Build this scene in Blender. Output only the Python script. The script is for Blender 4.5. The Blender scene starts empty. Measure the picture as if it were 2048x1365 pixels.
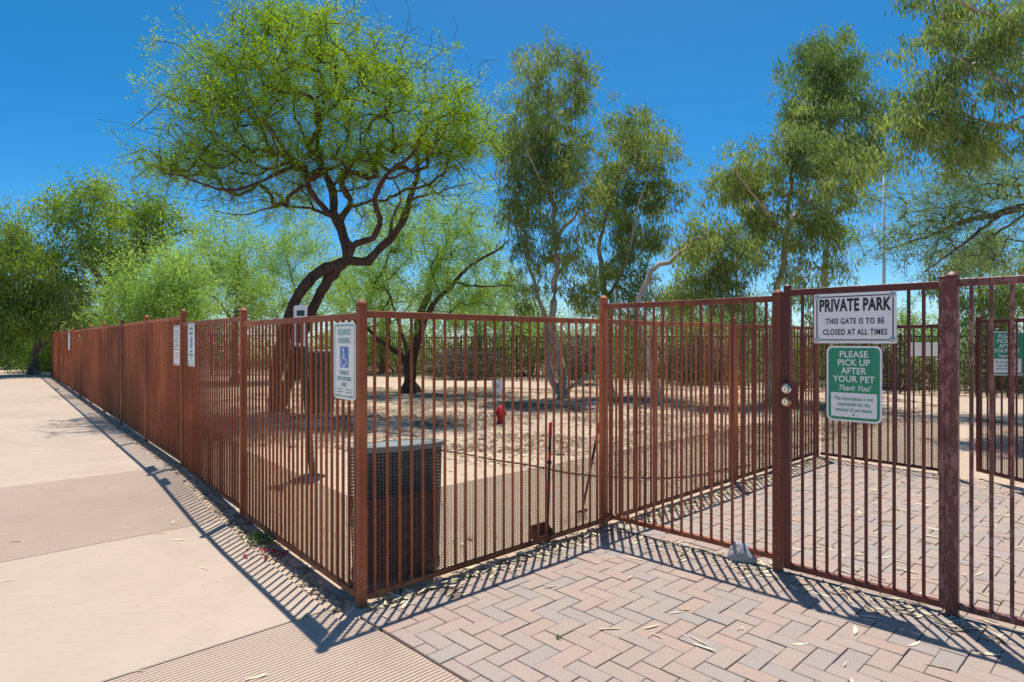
import bpy, bmesh, math, random
import numpy as np
from mathutils import Vector, Matrix

random.seed(7)
RNG = np.random.default_rng(11)
S = bpy.context.scene
COL = S.collection

# ------------------------------------------------------------------ camera
F = 1250.0            # focal length in photo pixels (photo is 2048 wide)
CH = 1.51             # camera height
HZ = 680.0            # horizon row
cam = bpy.data.cameras.new('camera')
cam.sensor_width = 36.0
cam.lens = 36.0 * F / 2048.0
cam.shift_y = (HZ - 682.5) / 2048.0
cam.clip_start = 0.05
cam.clip_end = 2000.0
co = bpy.data.objects.new('camera', cam)
co.location = (0, 0, CH)
co.rotation_euler = (math.radians(90), 0, 0)
COL.objects.link(co)
S.camera = co

# ------------------------------------------------------------------ world, sun, exposure
SUN_EL, SUN_AZ = math.radians(72.5), math.radians(7.0)      # azimuth from +Y towards +X
W = bpy.data.worlds.new("World")
S.world = W
W.use_nodes = True
nt = W.node_tree
nt.nodes.clear()
sky = nt.nodes.new('ShaderNodeTexSky')
sky.sky_type = 'NISHITA'
sky.sun_disc = False
sky.sun_elevation = SUN_EL
sky.sun_rotation = SUN_AZ
sky.altitude = 1500
sky.air_density = 0.68
sky.dust_density = 1.9
sky.ozone_density = 2.0
bg = nt.nodes.new('ShaderNodeBackground')
bg.inputs['Strength'].default_value = 0.13
wo = nt.nodes.new('ShaderNodeOutputWorld')
hsv = nt.nodes.new('ShaderNodeHueSaturation')        # clear dry desert air: a purer blue
hsv.inputs['Saturation'].default_value = 1.46
hsv.inputs['Hue'].default_value = 0.488
nt.links.new(sky.outputs[0], hsv.inputs['Color'])
nt.links.new(hsv.outputs[0], bg.inputs[0])
nt.links.new(bg.outputs[0], wo.inputs[0])

sl = bpy.data.lights.new('sun', 'SUN')
sl.energy = 4.2
sl.angle = math.radians(0.53)
sl.color = (1.0, 0.945, 0.86)
so = bpy.data.objects.new('sun', sl)
d = Vector((math.cos(SUN_EL) * math.sin(SUN_AZ), math.cos(SUN_EL) * math.cos(SUN_AZ), math.sin(SUN_EL)))
so.rotation_euler = d.to_track_quat('Z', 'Y').to_euler()
so.location = (0, 0, 30)
COL.objects.link(so)

S.view_settings.view_transform = 'Standard'
S.view_settings.look = 'None'
S.view_settings.exposure = 0.4
S.view_settings.gamma = 1.0
S.cycles.max_bounces = 6
S.cycles.diffuse_bounces = 4
S.cycles.glossy_bounces = 2
S.cycles.transmission_bounces = 3
S.cycles.transparent_max_bounces = 4
S.cycles.caustics_reflective = False
S.cycles.caustics_refractive = False

# ------------------------------------------------------------------ helpers
def V2(a): return np.array(a, float)
O = V2((-0.861, 3.578))                       # corner post of the dog park
EB = V2((-0.6353, 0.7723))                    # along the long left fence
EA = V2((0.7256, 0.688))                      # along the front fence
NIN = V2((0.7723, 0.6353))                    # into the park from the left fence
EC = V2((0.688, -0.7256))                     # square to the front fence, towards the camera

def sm(t):
    t = min(1.0, max(0.0, t))
    return t * t * (3 - 2 * t)

def gz(x, y):
    """height of the ground: nearly flat, a gentle rise along the left fence"""
    u = (x - O[0]) * EB[0] + (y - O[1]) * EB[1]
    v = (x - O[0]) * NIN[0] + (y - O[1]) * NIN[1]
    return 0.11 * sm((u - 1.2) / 3.4) * (1 - sm((v - 0.5) / 6.0))

def at(px, py, depth):
    """world point seen at a photo pixel at the given distance in front of the camera"""
    return np.array(((px - 1024.0) / F * depth, depth, CH - (py - HZ) / F * depth))

def gnd(px, py, z=0.0):
    """ground point seen at a photo pixel"""
    y = (CH - z) * F / (py - HZ)
    return np.array(((px - 1024.0) / F * y, y))

def tag(o, label=None, cat=None, group=None, kind=None):
    if label: o['label'] = label
    if cat: o['category'] = cat
    if group: o['group'] = group
    if kind: o['kind'] = kind
    return o

def empty(name, loc, rz=0.0):
    o = bpy.data.objects.new(name, None)
    o.empty_display_size = 0.2
    o.location = tuple(loc)
    o.rotation_euler = (0, 0, rz)
    COL.objects.link(o)
    return o

def wl(o):
    """world location of an unrotated parent chain"""
    v = np.zeros(3)
    while o is not None:
        v += np.array(o.location)
        o = o.parent
    return v

def link(name, me, parent=None, loc=(0, 0, 0), rz=0.0):
    o = bpy.data.objects.new(name, me)
    o.location = tuple(loc)
    o.rotation_euler = (0, 0, rz)
    COL.objects.link(o)
    if parent is not None:
        o.parent = parent
    return o

def mesh_np(name, Vv, Fq, mat, smooth=False, tint=None):
    """Vv n x 3, Fq list of arrays (m x k)"""
    me = bpy.data.meshes.new(name)
    Vv = np.asarray(Vv, np.float32)
    if not isinstance(Fq, (list, tuple)): Fq = [Fq]
    Fq = [np.asarray(f, np.int32) for f in Fq if len(f)]
    nl = sum(f.size for f in Fq)
    nf = sum(len(f) for f in Fq)
    me.vertices.add(len(Vv)); me.loops.add(nl); me.polygons.add(nf)
    me.vertices.foreach_set('co', Vv.ravel())
    me.loops.foreach_set('vertex_index', np.concatenate([f.ravel() for f in Fq]))
    st, c = [], 0
    for f in Fq:
        st.append(c + np.arange(len(f), dtype=np.int32) * f.shape[1]); c += f.size
    me.polygons.foreach_set('loop_start', np.concatenate(st).astype(np.int32))
    me.polygons.foreach_set('use_smooth', np.full(nf, smooth, dtype=bool))
    if tint is not None:
        a = me.attributes.new('tint', 'FLOAT', 'POINT')
        a.data.foreach_set('value', np.asarray(tint, np.float32))
    me.update(calc_edges=True)
    me.validate()
    if mat is not None: me.materials.append(mat)
    return me

class MB:
    """collects shapes that become one mesh"""
    def __init__(s): s.v, s.f, s.t = [], [], []
    def add(s, vs, fs, t=0.5):
        b = len(s.v); s.v += [tuple(v) for v in vs]; s.f += [tuple(i + b for i in f) for f in fs]; s.t += [t] * len(vs)
    def box(s, c, size, rz=0.0, bev=0.0, t=0.5):
        hx, hy, hz = [k / 2 for k in size]
        ca, sa = math.cos(rz), math.sin(rz)
        P = []
        if bev <= 0:
            for z in (-hz, hz):
                for x, y in ((-hx, -hy), (hx, -hy), (hx, hy), (-hx, hy)): P.append((x, y, z))
            fs = [(3, 2, 1, 0), (4, 5, 6, 7), (0, 1, 5, 4), (1, 2, 6, 5), (2, 3, 7, 6), (3, 0, 4, 7)]
        else:
            b = bev
            loop = [(-hx + b, -hy), (hx - b, -hy), (hx, -hy + b), (hx, hy - b), (hx - b, hy), (-hx + b, hy), (-hx, hy - b), (-hx, -hy + b)]
            k = len(loop)
            rings = []
            for z, q in ((-hz, b), (-hz + b, 0), (hz - b, 0), (hz, b)):
                fx, fy = (hx - q) / hx, (hy - q) / hy
                rings.append([(x * fx, y * fy, z) for x, y in loop])
            P = [p for r in rings for p in r]
            fs = []
            for r in range(3):
                for i in range(k):
                    j = (i + 1) % k
                    fs.append((r * k + i, r * k + j, (r + 1) * k + j, (r + 1) * k + i))
            fs.append(tuple(range(k - 1, -1, -1))); fs.append(tuple(3 * k + i for i in range(k)))
        s.add([(c[0] + x * ca - y * sa, c[1] + x * sa + y * ca, c[2] + z) for x, y, z in P], fs, t)
    def bar(s, a, b, w, h, bev=0.0):
        """square bar from a to b (w sideways, h upwards)"""
        a, b = np.array(a, float), np.array(b, float)
        T = b - a; L = np.linalg.norm(T); T /= L
        up = np.array((0, 0, 1.0)) if abs(T[2]) < .95 else np.array((0, 1.0, 0))
        R = np.cross(T, up); R /= np.linalg.norm(R); U = np.cross(R, T)
        if bev <= 0:
            prof = [(-w / 2, -h / 2), (w / 2, -h / 2), (w / 2, h / 2), (-w / 2, h / 2)]
        else:
            q = bev
            prof = [(-w / 2 + q, -h / 2), (w / 2 - q, -h / 2), (w / 2, -h / 2 + q), (w / 2, h / 2 - q), (w / 2 - q, h / 2), (-w / 2 + q, h / 2), (-w / 2, h / 2 - q), (-w / 2, -h / 2 + q)]
        k = len(prof)
        vs = [p + R * x + U * z for p in (a, b) for x, z in prof]
        fs = [(i, (i + 1) % k, (i + 1) % k + k, i + k) for i in range(k)]
        fs += [tuple(range(k - 1, -1, -1)), tuple(range(k, 2 * k))]
        s.add(vs, fs)
    def lathe(s, prof, c=(0, 0, 0), n=24, axis='z', cap=True):
        """prof list of (r, z)"""
        vs, fs = [], []
        for r, z in prof:
            for i in range(n):
                a = 2 * math.pi * i / n
                x, y = r * math.cos(a), r * math.sin(a)
                if axis == 'z': p = (c[0] + x, c[1] + y, c[2] + z)
                elif axis == 'y': p = (c[0] + x, c[1] + z, c[2] - y)
                else: p = (c[0] + z, c[1] + x, c[2] + y)
                vs.append(p)
        for k in range(len(prof) - 1):
            for i in range(n):
                j = (i + 1) % n
                fs.append((k * n + i, k * n + j, (k + 1) * n + j, (k + 1) * n + i))
        if cap:
            fs.append(tuple(range(n - 1, -1, -1)))
            fs.append(tuple((len(prof) - 1) * n + i for i in range(n)))
        s.add(vs, fs)
    def tube(s, pts, r, n=8):
        P = np.array(pts, float); k = len(P)
        R = np.full(k, r, float) if np.isscalar(r) else np.array(r, float)
        v, f = tube_np(P, R, n)
        s.add(v, [tuple(q) for q in f] + [tuple(range(n - 1, -1, -1)), tuple((k - 1) * n + i for i in range(n))])
    def mesh(s, name, mat, smooth=False, off=None):
        me = bpy.data.meshes.new(name)
        v = s.v if off is None else [(a - off[0], b - off[1], c - off[2]) for a, b, c in s.v]
        me.from_pydata(v, [], s.f); me.update()
        if smooth: me.polygons.foreach_set('use_smooth', [True] * len(me.polygons))
        a = me.attributes.new('tint', 'FLOAT', 'POINT'); a.data.foreach_set('value', s.t)
        if mat is not None: me.materials.append(mat)
        return me
    def build(s, name, mat, parent=None, smooth=False, local=False):
        off = None
        if parent is not None and not local: off = wl(parent)
        return link(name, s.mesh(name, mat, smooth, off), parent)

def tube_np(P, R, n):
    k = len(P)
    T = np.gradient(P, axis=0); T /= (np.linalg.norm(T, axis=1, keepdims=True) + 1e-9)
    m = np.abs(T.mean(0)); ref = np.zeros(3); ref[int(np.argmin(m))] = 1
    A = np.cross(T, ref); A /= (np.linalg.norm(A, axis=1, keepdims=True) + 1e-9)
    B = np.cross(T, A)
    th = np.arange(n) * 2 * math.pi / n
    ring = (A[:, None, :] * np.cos(th)[None, :, None] + B[:, None, :] * np.sin(th)[None, :, None]) * R[:, None, None] + P[:, None, :]
    i = np.arange(k - 1)[:, None] * n; j = np.arange(n)[None, :]; j2 = (j + 1) % n
    f = np.stack([i + j, i + n + j, i + n + j2, i + j2], -1).reshape(-1, 4)
    return ring.reshape(-1, 3), f

# ------------------------------------------------------------------ materials
def new_mat(name):
    m = bpy.data.materials.new(name); m.use_nodes = True
    n = m.node_tree; b = n.nodes['Principled BSDF']
    return m, n, b
def nd(n, t, **kw):
    x = n.nodes.new(t)
    for k, v in kw.items(): setattr(x, k, v)
    return x
def noise(n, scale, detail=4, rough=.6, vec=None, dist=0.0):
    x = nd(n, 'ShaderNodeTexNoise'); x.inputs['Scale'].default_value = scale; x.inputs['Detail'].default_value = detail
    x.inputs['Roughness'].default_value = rough; x.inputs['Distortion'].default_value = dist
    if vec is not None: n.links.new(vec, x.inputs['Vector'])
    return x.outputs['Fac']
def ramp(n, fac, stops, interp='LINEAR'):
    r = nd(n, 'ShaderNodeValToRGB'); r.color_ramp.interpolation = interp
    e = r.color_ramp.elements
    while len(e) < len(stops): e.new(0.5)
    for k, (p, c) in enumerate(stops):
        e[k].position = p
        e[k].color = (c, c, c, 1) if np.isscalar(c) else (*c, 1)
    n.links.new(fac, r.inputs[0])
    return r.outputs[0]
def mix(n, fac, a, b, mode='MIX'):
    x = nd(n, 'ShaderNodeMix', data_type='RGBA', blend_type=mode)
    for sock, v in ((x.inputs[0], fac), (x.inputs[6], a), (x.inputs[7], b)):
        if hasattr(v, 'links'): n.links.new(v, sock)
        elif np.isscalar(v): sock.default_value = v
        else: sock.default_value = (*v, 1)
    return x.outputs[2]
def bump(n, b, h, strength=.3, dist=.01):
    x = nd(n, 'ShaderNodeBump'); x.inputs['Strength'].default_value = strength; x.inputs['Distance'].default_value = dist
    n.links.new(h, x.inputs['Height']); n.links.new(x.outputs[0], b.inputs['Normal'])
def pos(n): return nd(n, 'ShaderNodeNewGeometry').outputs['Position']
def tint(n): return nd(n, 'ShaderNodeAttribute', attribute_name='tint').outputs['Fac']
def setc(n, b, c):
    if hasattr(c, 'links'): n.links.new(c, b.inputs['Base Color'])
    else: b.inputs['Base Color'].default_value = (*c, 1)

def mat_plain(name, c, rough=.5, metal=0.0, var=.15, scale=30):
    m, n, b = new_mat(name)
    f = noise(n, scale, 3, vec=pos(n))
    setc(n, b, ramp(n, f, [(.3, tuple(k * (1 - var) for k in c)), (.7, tuple(min(1, k * (1 + var)) for k in c))]))
    b.inputs['Roughness'].default_value = rough; b.inputs['Metallic'].default_value = metal
    return m

def mat_rust(name, c0, c1, c2, rough=.62, streak=6, dark=None):
    m, n, b = new_mat(name)
    p = pos(n)
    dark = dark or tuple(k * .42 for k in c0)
    mp = nd(n, 'ShaderNodeMapping'); mp.inputs['Scale'].default_value = (1, 1, .22); n.links.new(p, mp.inputs[0])
    m2 = nd(n, 'ShaderNodeMapping'); m2.inputs['Scale'].default_value = (1, 1, .035); n.links.new(p, m2.inputs[0])
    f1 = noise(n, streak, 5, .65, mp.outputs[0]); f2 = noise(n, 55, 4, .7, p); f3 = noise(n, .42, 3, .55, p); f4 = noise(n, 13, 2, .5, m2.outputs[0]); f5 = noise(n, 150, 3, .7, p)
    c = mix(n, ramp(n, f1, [(.35, 0.0), (.68, 1.0)]), c0, c1)
    c = mix(n, ramp(n, f4, [(.40, 0.0), (.66, .65)]), c, dark)          # each bar weathers a little differently
    c = mix(n, ramp(n, f2, [(.54, 0.0), (.66, .7)]), c, c2)
    c = mix(n, ramp(n, f3, [(.45, 0.0), (.60, .75)]), c, dark)          # shade over whole bays, imitated by darkening the colour
    c = mix(n, ramp(n, f5, [(.60, 0.0), (.70, .6)]), c, dark)
    n.links.new(c, b.inputs['Base Color'])
    n.links.new(ramp(n, f2, [(.3, rough - .14), (.7, rough + .2)]), b.inputs['Roughness'])
    b.inputs['Specular IOR Level'].default_value = .5
    bump(n, b, f2, .3, .004)
    return m

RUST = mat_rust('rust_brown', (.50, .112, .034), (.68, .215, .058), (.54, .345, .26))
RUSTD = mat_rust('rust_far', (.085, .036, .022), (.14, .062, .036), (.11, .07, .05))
MAROON = mat_rust('rust_maroon', (.20, .036, .025), (.30, .075, .036), (.24, .10, .08), .5)
RUSTR = mat_rust('rust_red', (.34, .080, .034), (.48, .150, .052), (.42, .26, .20))
def mat_peel():
    m, n, b = new_mat('peeling_maroon')
    p = pos(n)
    mp = nd(n, 'ShaderNodeMapping'); mp.inputs['Scale'].default_value = (1, 1, .45); n.links.new(p, mp.inputs[0])
    f1 = noise(n, 26, 6, .7, mp.outputs[0], .4); f2 = noise(n, 5, 3, .5, p)
    k = ramp(n, f1, [(.50, 0.0), (.53, 1.0)])
    c = mix(n, k, (.16, .045, .033), (.33, .145, .125))
    c = mix(n, ramp(n, f2, [(.4, 0.0), (.65, .6)]), c, (.11, .03, .022))
    n.links.new(c, b.inputs['Base Color']); b.inputs['Roughness'].default_value = .5
    bump(n, b, k, .3, .002)
    return m
PEEL = mat_peel()
SCREEN = mat_rust('rust_screen', (.13, .045, .025), (.19, .07, .038), (.15, .08, .06))

def mat_concrete(name, c0, c1):
    m, n, b = new_mat(name)
    p = pos(n)
    f1 = noise(n, 1.1, 5, .6, p); f2 = noise(n, 190, 3, .7, p); f3 = noise(n, 9, 5, .7, p)
    mp = nd(n, 'ShaderNodeMapping'); mp.inputs['Scale'].default_value = (2.2, 9, 1); mp.inputs['Rotation'].default_value = (0, 0, math.radians(-43)); n.links.new(p, mp.inputs[0])
    f4 = noise(n, 3, 5, .65, mp.outputs[0])
    c = mix(n, ramp(n, f1, [(.3, 0.0), (.7, 1.0)]), c0, c1)
    c = mix(n, ramp(n, f4, [(.5, 0.0), (.72, .32)]), c, tuple(k * .78 for k in c0))
    c = mix(n, ramp(n, f2, [(.6, 0.0), (.75, .35)]), c, tuple(k * .55 for k in c0))
    c = mix(n, ramp(n, f3, [(.66, 0.0), (.8, .4)]), c, (.25, .20, .16))
    n.links.new(c, b.inputs['Base Color']); b.inputs['Roughness'].default_value = .85
    vo = nd(n, 'ShaderNodeTexVoronoi'); vo.inputs['Scale'].default_value = 7.0; vo.inputs['Randomness'].default_value = 1.0; n.links.new(p, vo.inputs['Vector'])
    f6 = noise(n, .55, 5, .7, p, .6)
    c = mix(n, ramp(n, vo.outputs['Distance'], [(.035, .55), (.075, 0.0)]), c, (.21, .165, .13))
    c = mix(n, ramp(n, f6, [(.50, 0.0), (.66, .5)]), c, tuple(k * .80 for k in c0))
    n.links.new(c, b.inputs['Base Color'])
    bump(n, b, f2, .12, .002)
    return m
CONC = mat_concrete('tan_concrete', (.44, .345, .265), (.50, .395, .31))
CONCR = mat_concrete('ribbed_concrete', (.53, .405, .31), (.58, .45, .35))
JOINT = mat_plain('joint_dirt', (.17, .125, .095), .95, 0, .5, 6)

def mat_paver():
    m, n, b = new_mat('clay_paver')
    p = pos(n); t = tint(n)
    f1 = noise(n, 26, 5, .65, p); f2 = noise(n, 260, 2, .6, p); f3 = noise(n, 2.2, 4, .6, p)
    base = ramp(n, t, [(0.0, (.315, .275, .248)), (.22, (.34, .285, .25)), (.40, (.385, .28, .228)), (.58, (.36, .285, .24)), (.76, (.405, .277, .215)), (.9, (.38, .295, .245)), (1.0, (.42, .29, .225))])
    c = mix(n, ramp(n, f1, [(.35, 0.0), (.7, .40)]), base, (.375, .295, .25))
    c = mix(n, ramp(n, f3, [(.4, 0.0), (.75, .35)]), c, (.40, .33, .285))
    c = mix(n, ramp(n, f2, [(.60, 0.0), (.70, .75)]), c, (.17, .13, .11))
    c = mix(n, ramp(n, f2, [(.30, .7), (.38, 0.0)]), c, (.52, .46, .41))
    n.links.new(c, b.inputs['Base Color']); b.inputs['Roughness'].default_value = .88
    f7 = noise(n, 95, 4, .7, p)
    bump(n, b, f7, .45, .004)
    return m
PAVER = mat_paver()

def mat_dirt():
    m, n, b = new_mat('decomposed_granite')
    p = pos(n)
    f1 = noise(n, .35, 5, .6, p); f2 = noise(n, 38, 4, .7, p); f3 = noise(n, 5, 5, .65, p); f5 = noise(n, 160, 2, .6, p)
    c = mix(n, ramp(n, f1, [(.3, 0.0), (.7, 1.0)]), (.58, .44, .31), (.46, .345, .25))
    c = mix(n, ramp(n, f2, [(.42, 0.0), (.62, .7)]), c, (.36, .26, .19))
    c = mix(n, ramp(n, f3, [(.5, 0.0), (.7, .4)]), c, (.64, .51, .38))
    c = mix(n, ramp(n, f5, [(.58, 0.0), (.68, .7)]), c, (.70, .58, .45))
    n.links.new(c, b.inputs['Base Color']); b.inputs['Roughness'].default_value = .95
    bump(n, b, f2, .5, .02)
    return m
DIRT = mat_dirt()
CHIP = None

def mat_leaf(name, dark, light, trans=.45, gloss=.03):
    m, n, b = new_mat(name)
    n.nodes.remove(b)
    out = n.nodes['Material Output']
    t = tint(n)
    c = ramp(n, t, [(0.0, dark), (.55, tuple((a + b_) / 2 for a, b_ in zip(dark, light))), (1.0, light)])
    df = nd(n, 'ShaderNodeBsdfDiffuse'); tr = nd(n, 'ShaderNodeBsdfTranslucent'); gl = nd(n, 'ShaderNodeBsdfGlossy')
    gl.inputs['Roughness'].default_value = .55; gl.inputs['Color'].default_value = (.9, .95, 1, 1)
    hs = nd(n, 'ShaderNodeHueSaturation'); hs.inputs['Saturation'].default_value = 1.15; hs.inputs['Value'].default_value = 1.6; hs.inputs['Hue'].default_value = .503
    n.links.new(c, hs.inputs['Color'])
    n.links.new(c, df.inputs[0]); n.links.new(hs.outputs[0], tr.inputs[0])
    a1 = nd(n, 'ShaderNodeMixShader'); a1.inputs[0].default_value = trans
    n.links.new(df.outputs[0], a1.inputs[1]); n.links.new(tr.outputs[0], a1.inputs[2])
    a2 = nd(n, 'ShaderNodeMixShader'); a2.inputs[0].default_value = gloss
    n.links.new(a1.outputs[0], a2.inputs[1]); n.links.new(gl.outputs[0], a2.inputs[2])
    n.links.new(a2.outputs[0], out.inputs['Surface'])
    return m
L_MESQ = mat_leaf('mesquite_leaf', (.12, .21, .018), (.36, .47, .045), .55, .02)
L_PALO = mat_leaf('palo_verde_leaf', (.20, .31, .07), (.40, .53, .15), .55, .02)
L_EUC = mat_leaf('eucalyptus_leaf', (.09, .145, .045), (.38, .44, .12), .52, .035)
L_EUCD = mat_leaf('dark_eucalyptus_leaf', (.07, .12, .035), (.28, .36, .09), .52, .035)
L_BROAD = mat_leaf('broad_leaf', (.065, .14, .02), (.37, .46, .08), .5, .035)
L_GREY = mat_leaf('grey_green_leaf', (.13, .20, .09), (.30, .39, .15), .5, .03)
L_DRY = mat_leaf('dry_leaf', (.24, .17, .11), (.88, .78, .55), .15, .03)
L_PETAL = mat_leaf('magenta_petal', (.35, .012, .05), (.6, .03, .10), .35, .02)
L_WEED = mat_leaf('weed_leaf', (.05, .10, .02), (.14, .22, .04), .4, .04)

def mat_bark(name, a, b_, c, sc=(1, 1, .25), s=14):
    m, n, b = new_mat(name)
    p = pos(n)
    mp = nd(n, 'ShaderNodeMapping'); mp.inputs['Scale'].default_value = sc; n.links.new(p, mp.inputs[0])
    f = noise(n, s, 6, .7, mp.outputs[0], .6); f2 = noise(n, 2.0, 3, .6, p)
    x = mix(n, ramp(n, f, [(.35, 0.0), (.65, 1.0)]), a, b_)
    x = mix(n, ramp(n, f2, [(.45, 0.0), (.62, .85)]), x, c)
    n.links.new(x, b.inputs['Base Color']); b.inputs['Roughness'].default_value = .9
    bump(n, b, f, .9, .05)
    return m
B_MESQ = mat_bark('mesquite_bark', (.030, .018, .013), (.15, .088, .060), (.085, .044, .027))
B_EUC = mat_bark('eucalyptus_bark', (.46, .355, .27), (.60, .49, .39), (.36, .25, .18), (1, 1, .5), 5)
B_PALO = mat_bark('grey_bark', (.12, .10, .07), (.24, .20, .15), (.17, .15, .09))
B_DARK = mat_bark('dark_bark', (.05, .038, .03), (.13, .10, .08), (.09, .065, .05))
TWIG = mat_bark('dry_twig', (.13, .105, .085), (.30, .25, .205), (.20, .155, .12))

WHITE = mat_plain('sign_white', (.88, .86, .83), .35, 0, .03)
GREEN = mat_plain('sign_green', (.012, .28, .135), .35, 0, .06)
LETTER = mat_plain('faded_lettering', (.14, .44, .35), .45, 0, .15)
PALEGREEN = mat_plain('faded_sign_green', (.30, .58, .49), .45, 0, .1)
TEALINE = mat_plain('sign_teal', (.06, .40, .28), .4, 0, .1)
BLACK = mat_plain('sign_black', (.012, .013, .022), .4, 0, .1)
BLUE = mat_plain('sign_blue', (.045, .17, .52), .4, 0, .08)
ZINC = mat_plain('zinc', (.42, .43, .44), .38, .7, .15)
CHROME = mat_plain('brushed_nickel', (.66, .62, .56), .25, 1.0, .1)
BRASS = mat_plain('worn_brass', (.55, .36, .15), .35, 1.0, .15)
KEYHOLE = mat_plain('keyhole_dark', (.02, .018, .016), .5)
BIN = mat_plain('bin_green_black', (.075, .09, .083), .45, 0, .25, 18)
BINRIM = mat_plain('bin_rim', (.19, .225, .21), .6, 0, .12, 9)
LINER = mat_plain('bin_liner', (.012, .012, .012), .6)
DKGREEN = mat_plain('station_green', (.012, .045, .038), .45, 0, .15)
RED = mat_plain('hydrant_red', (.62, .018, .022), .4, 0, .12)
BLACKP = mat_plain('black_tube', (.018, .017, .018), .5)
PINKRED = mat_plain('red_tape', (.70, .04, .06), .45)
ROCK = mat_bark('grey_rock', (.58, .55, .53), (.80, .77, .75), (.52, .48, .45), (1, 1, 1), 60)
PIPE = mat_plain('irrigation_tube', (.09, .065, .05), .7)
POLE = mat_plain('galvanised_pole', (.46, .44, .46), .5, .2, .08, 4)

# ------------------------------------------------------------------ the ground
def build_ground():
    xs = np.unique(np.concatenate([np.linspace(-400, -40, 14), np.linspace(-40, -26, 15), np.arange(-26, 18.01, .3), np.linspace(19, 40, 16), np.linspace(60, 400, 12)]))
    ys = np.unique(np.concatenate([np.linspace(-60, -4, 10), np.arange(-3, 36.01, .3), np.linspace(37, 60, 20), np.linspace(70, 700, 20)]))
    from mathutils import noise as mn
    V_ = []
    for y in ys:
        for x in xs:
            v = (x - O[0]) * NIN[0] + (y - O[1]) * NIN[1]
            a = (x - O[0]) * EA[0] + (y - O[1]) * EA[1]; b = -((x - O[0]) * EC[0] + (y - O[1]) * EC[1])
            z = gz(x, y) - .016
            inside = sm((v - .3) / 1.0) * sm((b - .3) / 1.0)
            z += inside * .022 * (mn.noise(Vector((x * .7, y * .7, 1.3))) + .5 * mn.noise(Vector((x * 2.1, y * 2.1, 4.3))))
            V_.append((x, y, z))
    nx, ny = len(xs), len(ys)
    i = np.arange(nx - 1)[None, :] + np.arange(ny - 1)[:, None] * nx
    Fq = np.stack([i, i + 1, i + nx + 1, i + nx], -1).reshape(-1, 4)
    o = link('ground', mesh_np('ground', V_, Fq, DIRT, True))
    tag(o, 'tan gravelly dirt ground of the dog park', 'ground', kind='structure')
build_ground()

def slab_pt(u, w, dz=0.0):
    p = O + EB * u - EA * w
    return (p[0], p[1], gz(p[0], p[1]) + dz)

def wmin(u):
    if u < -.12: return .085 + (u + .16) * .088
    return .175

def build_walk():
    mb, mr, mj = MB(), MB(), MB()
    WID = 6.2
    # joints follow the fence bays; the 1st and 3rd slabs are tooled with ribs
    edges = [-3.6, .06, 2.215, 4.44] + [4.44 + 2.235 * k for k in range(1, 11)]
    for k in range(len(edges) - 1):
        a, b = edges[k] + .006, edges[k + 1] - .006
        ribbed = k in (0, 2)
        if ribbed:
            n = int((b - a) / .0236)
            st = (b - a) / n
            cuts = []
            for i in range(n):
                u = a + i * st
                cuts += [(u + .0, -.0068), (u + st * .16, 0.0), (u + st * .58, 0.0), (u + st * .74, -.0068)]
            cuts.append((b, -.0068))
        else:
            m = max(2, int((b - a) / .25))
            cuts = [(a, -.012), (a, -.004), (a + .006, 0.0)] + [(a + (b - a) * i / m, 0.0) for i in range(1, m)] + [(b - .006, 0.0), (b, -.004), (b, -.012)]
        ws = [0, .012, .1, .8, 1.8, 3.0, 4.4, WID]
        base = []
        for (u, dz) in cuts:
            w0 = wmin(u)
            for q, w in enumerate(ws):
                base.append(slab_pt(u, w0 + w, (dz if q else -.014)))
        nw = len(ws)
        fs = [(i * nw + j, i * nw + j + 1, (i + 1) * nw + j + 1, (i + 1) * nw + j) for i in range(len(cuts) - 1) for j in range(nw - 1)]
        (mr if ribbed else mb).add(base, fs)
    for e in edges[1:-1]:
        w0 = wmin(e)
        vs = [slab_pt(e - .012, w0, -.009), slab_pt(e + .012, w0, -.009), slab_pt(e + .012, WID, -.009), slab_pt(e - .012, WID, -.009)]
        mj.add(vs, [(3, 2, 1, 0)])
    tag(mb.build('sidewalk', CONC), 'smooth tan concrete walk along the rusty fence', 'sidewalk', kind='structure')
    tag(mr.build('ribbed_sidewalk', CONCR), 'tooled ribbed bands of the tan concrete walk', 'sidewalk', kind='structure')
    tag(mj.build('sidewalk_joint', JOINT), 'dark dirt filled joints between the concrete slabs', 'sidewalk', kind='structure')
build_walk()

def clip_poly(poly, n, c):
    out = []
    k = len(poly)
    for i in range(k):
        p, q = poly[i], poly[(i + 1) % k]
        dp, dq = n[0] * p[0] + n[1] * p[1] - c, n[0] * q[0] + n[1] * q[1] - c
        if dp <= 0: out.append(p)
        if (dp < 0) != (dq < 0) and dp != dq:
            t = dp / (dp - dq); out.append((p[0] + (q[0] - p[0]) * t, p[1] + (q[1] - p[1]) * t))
    return out

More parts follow.
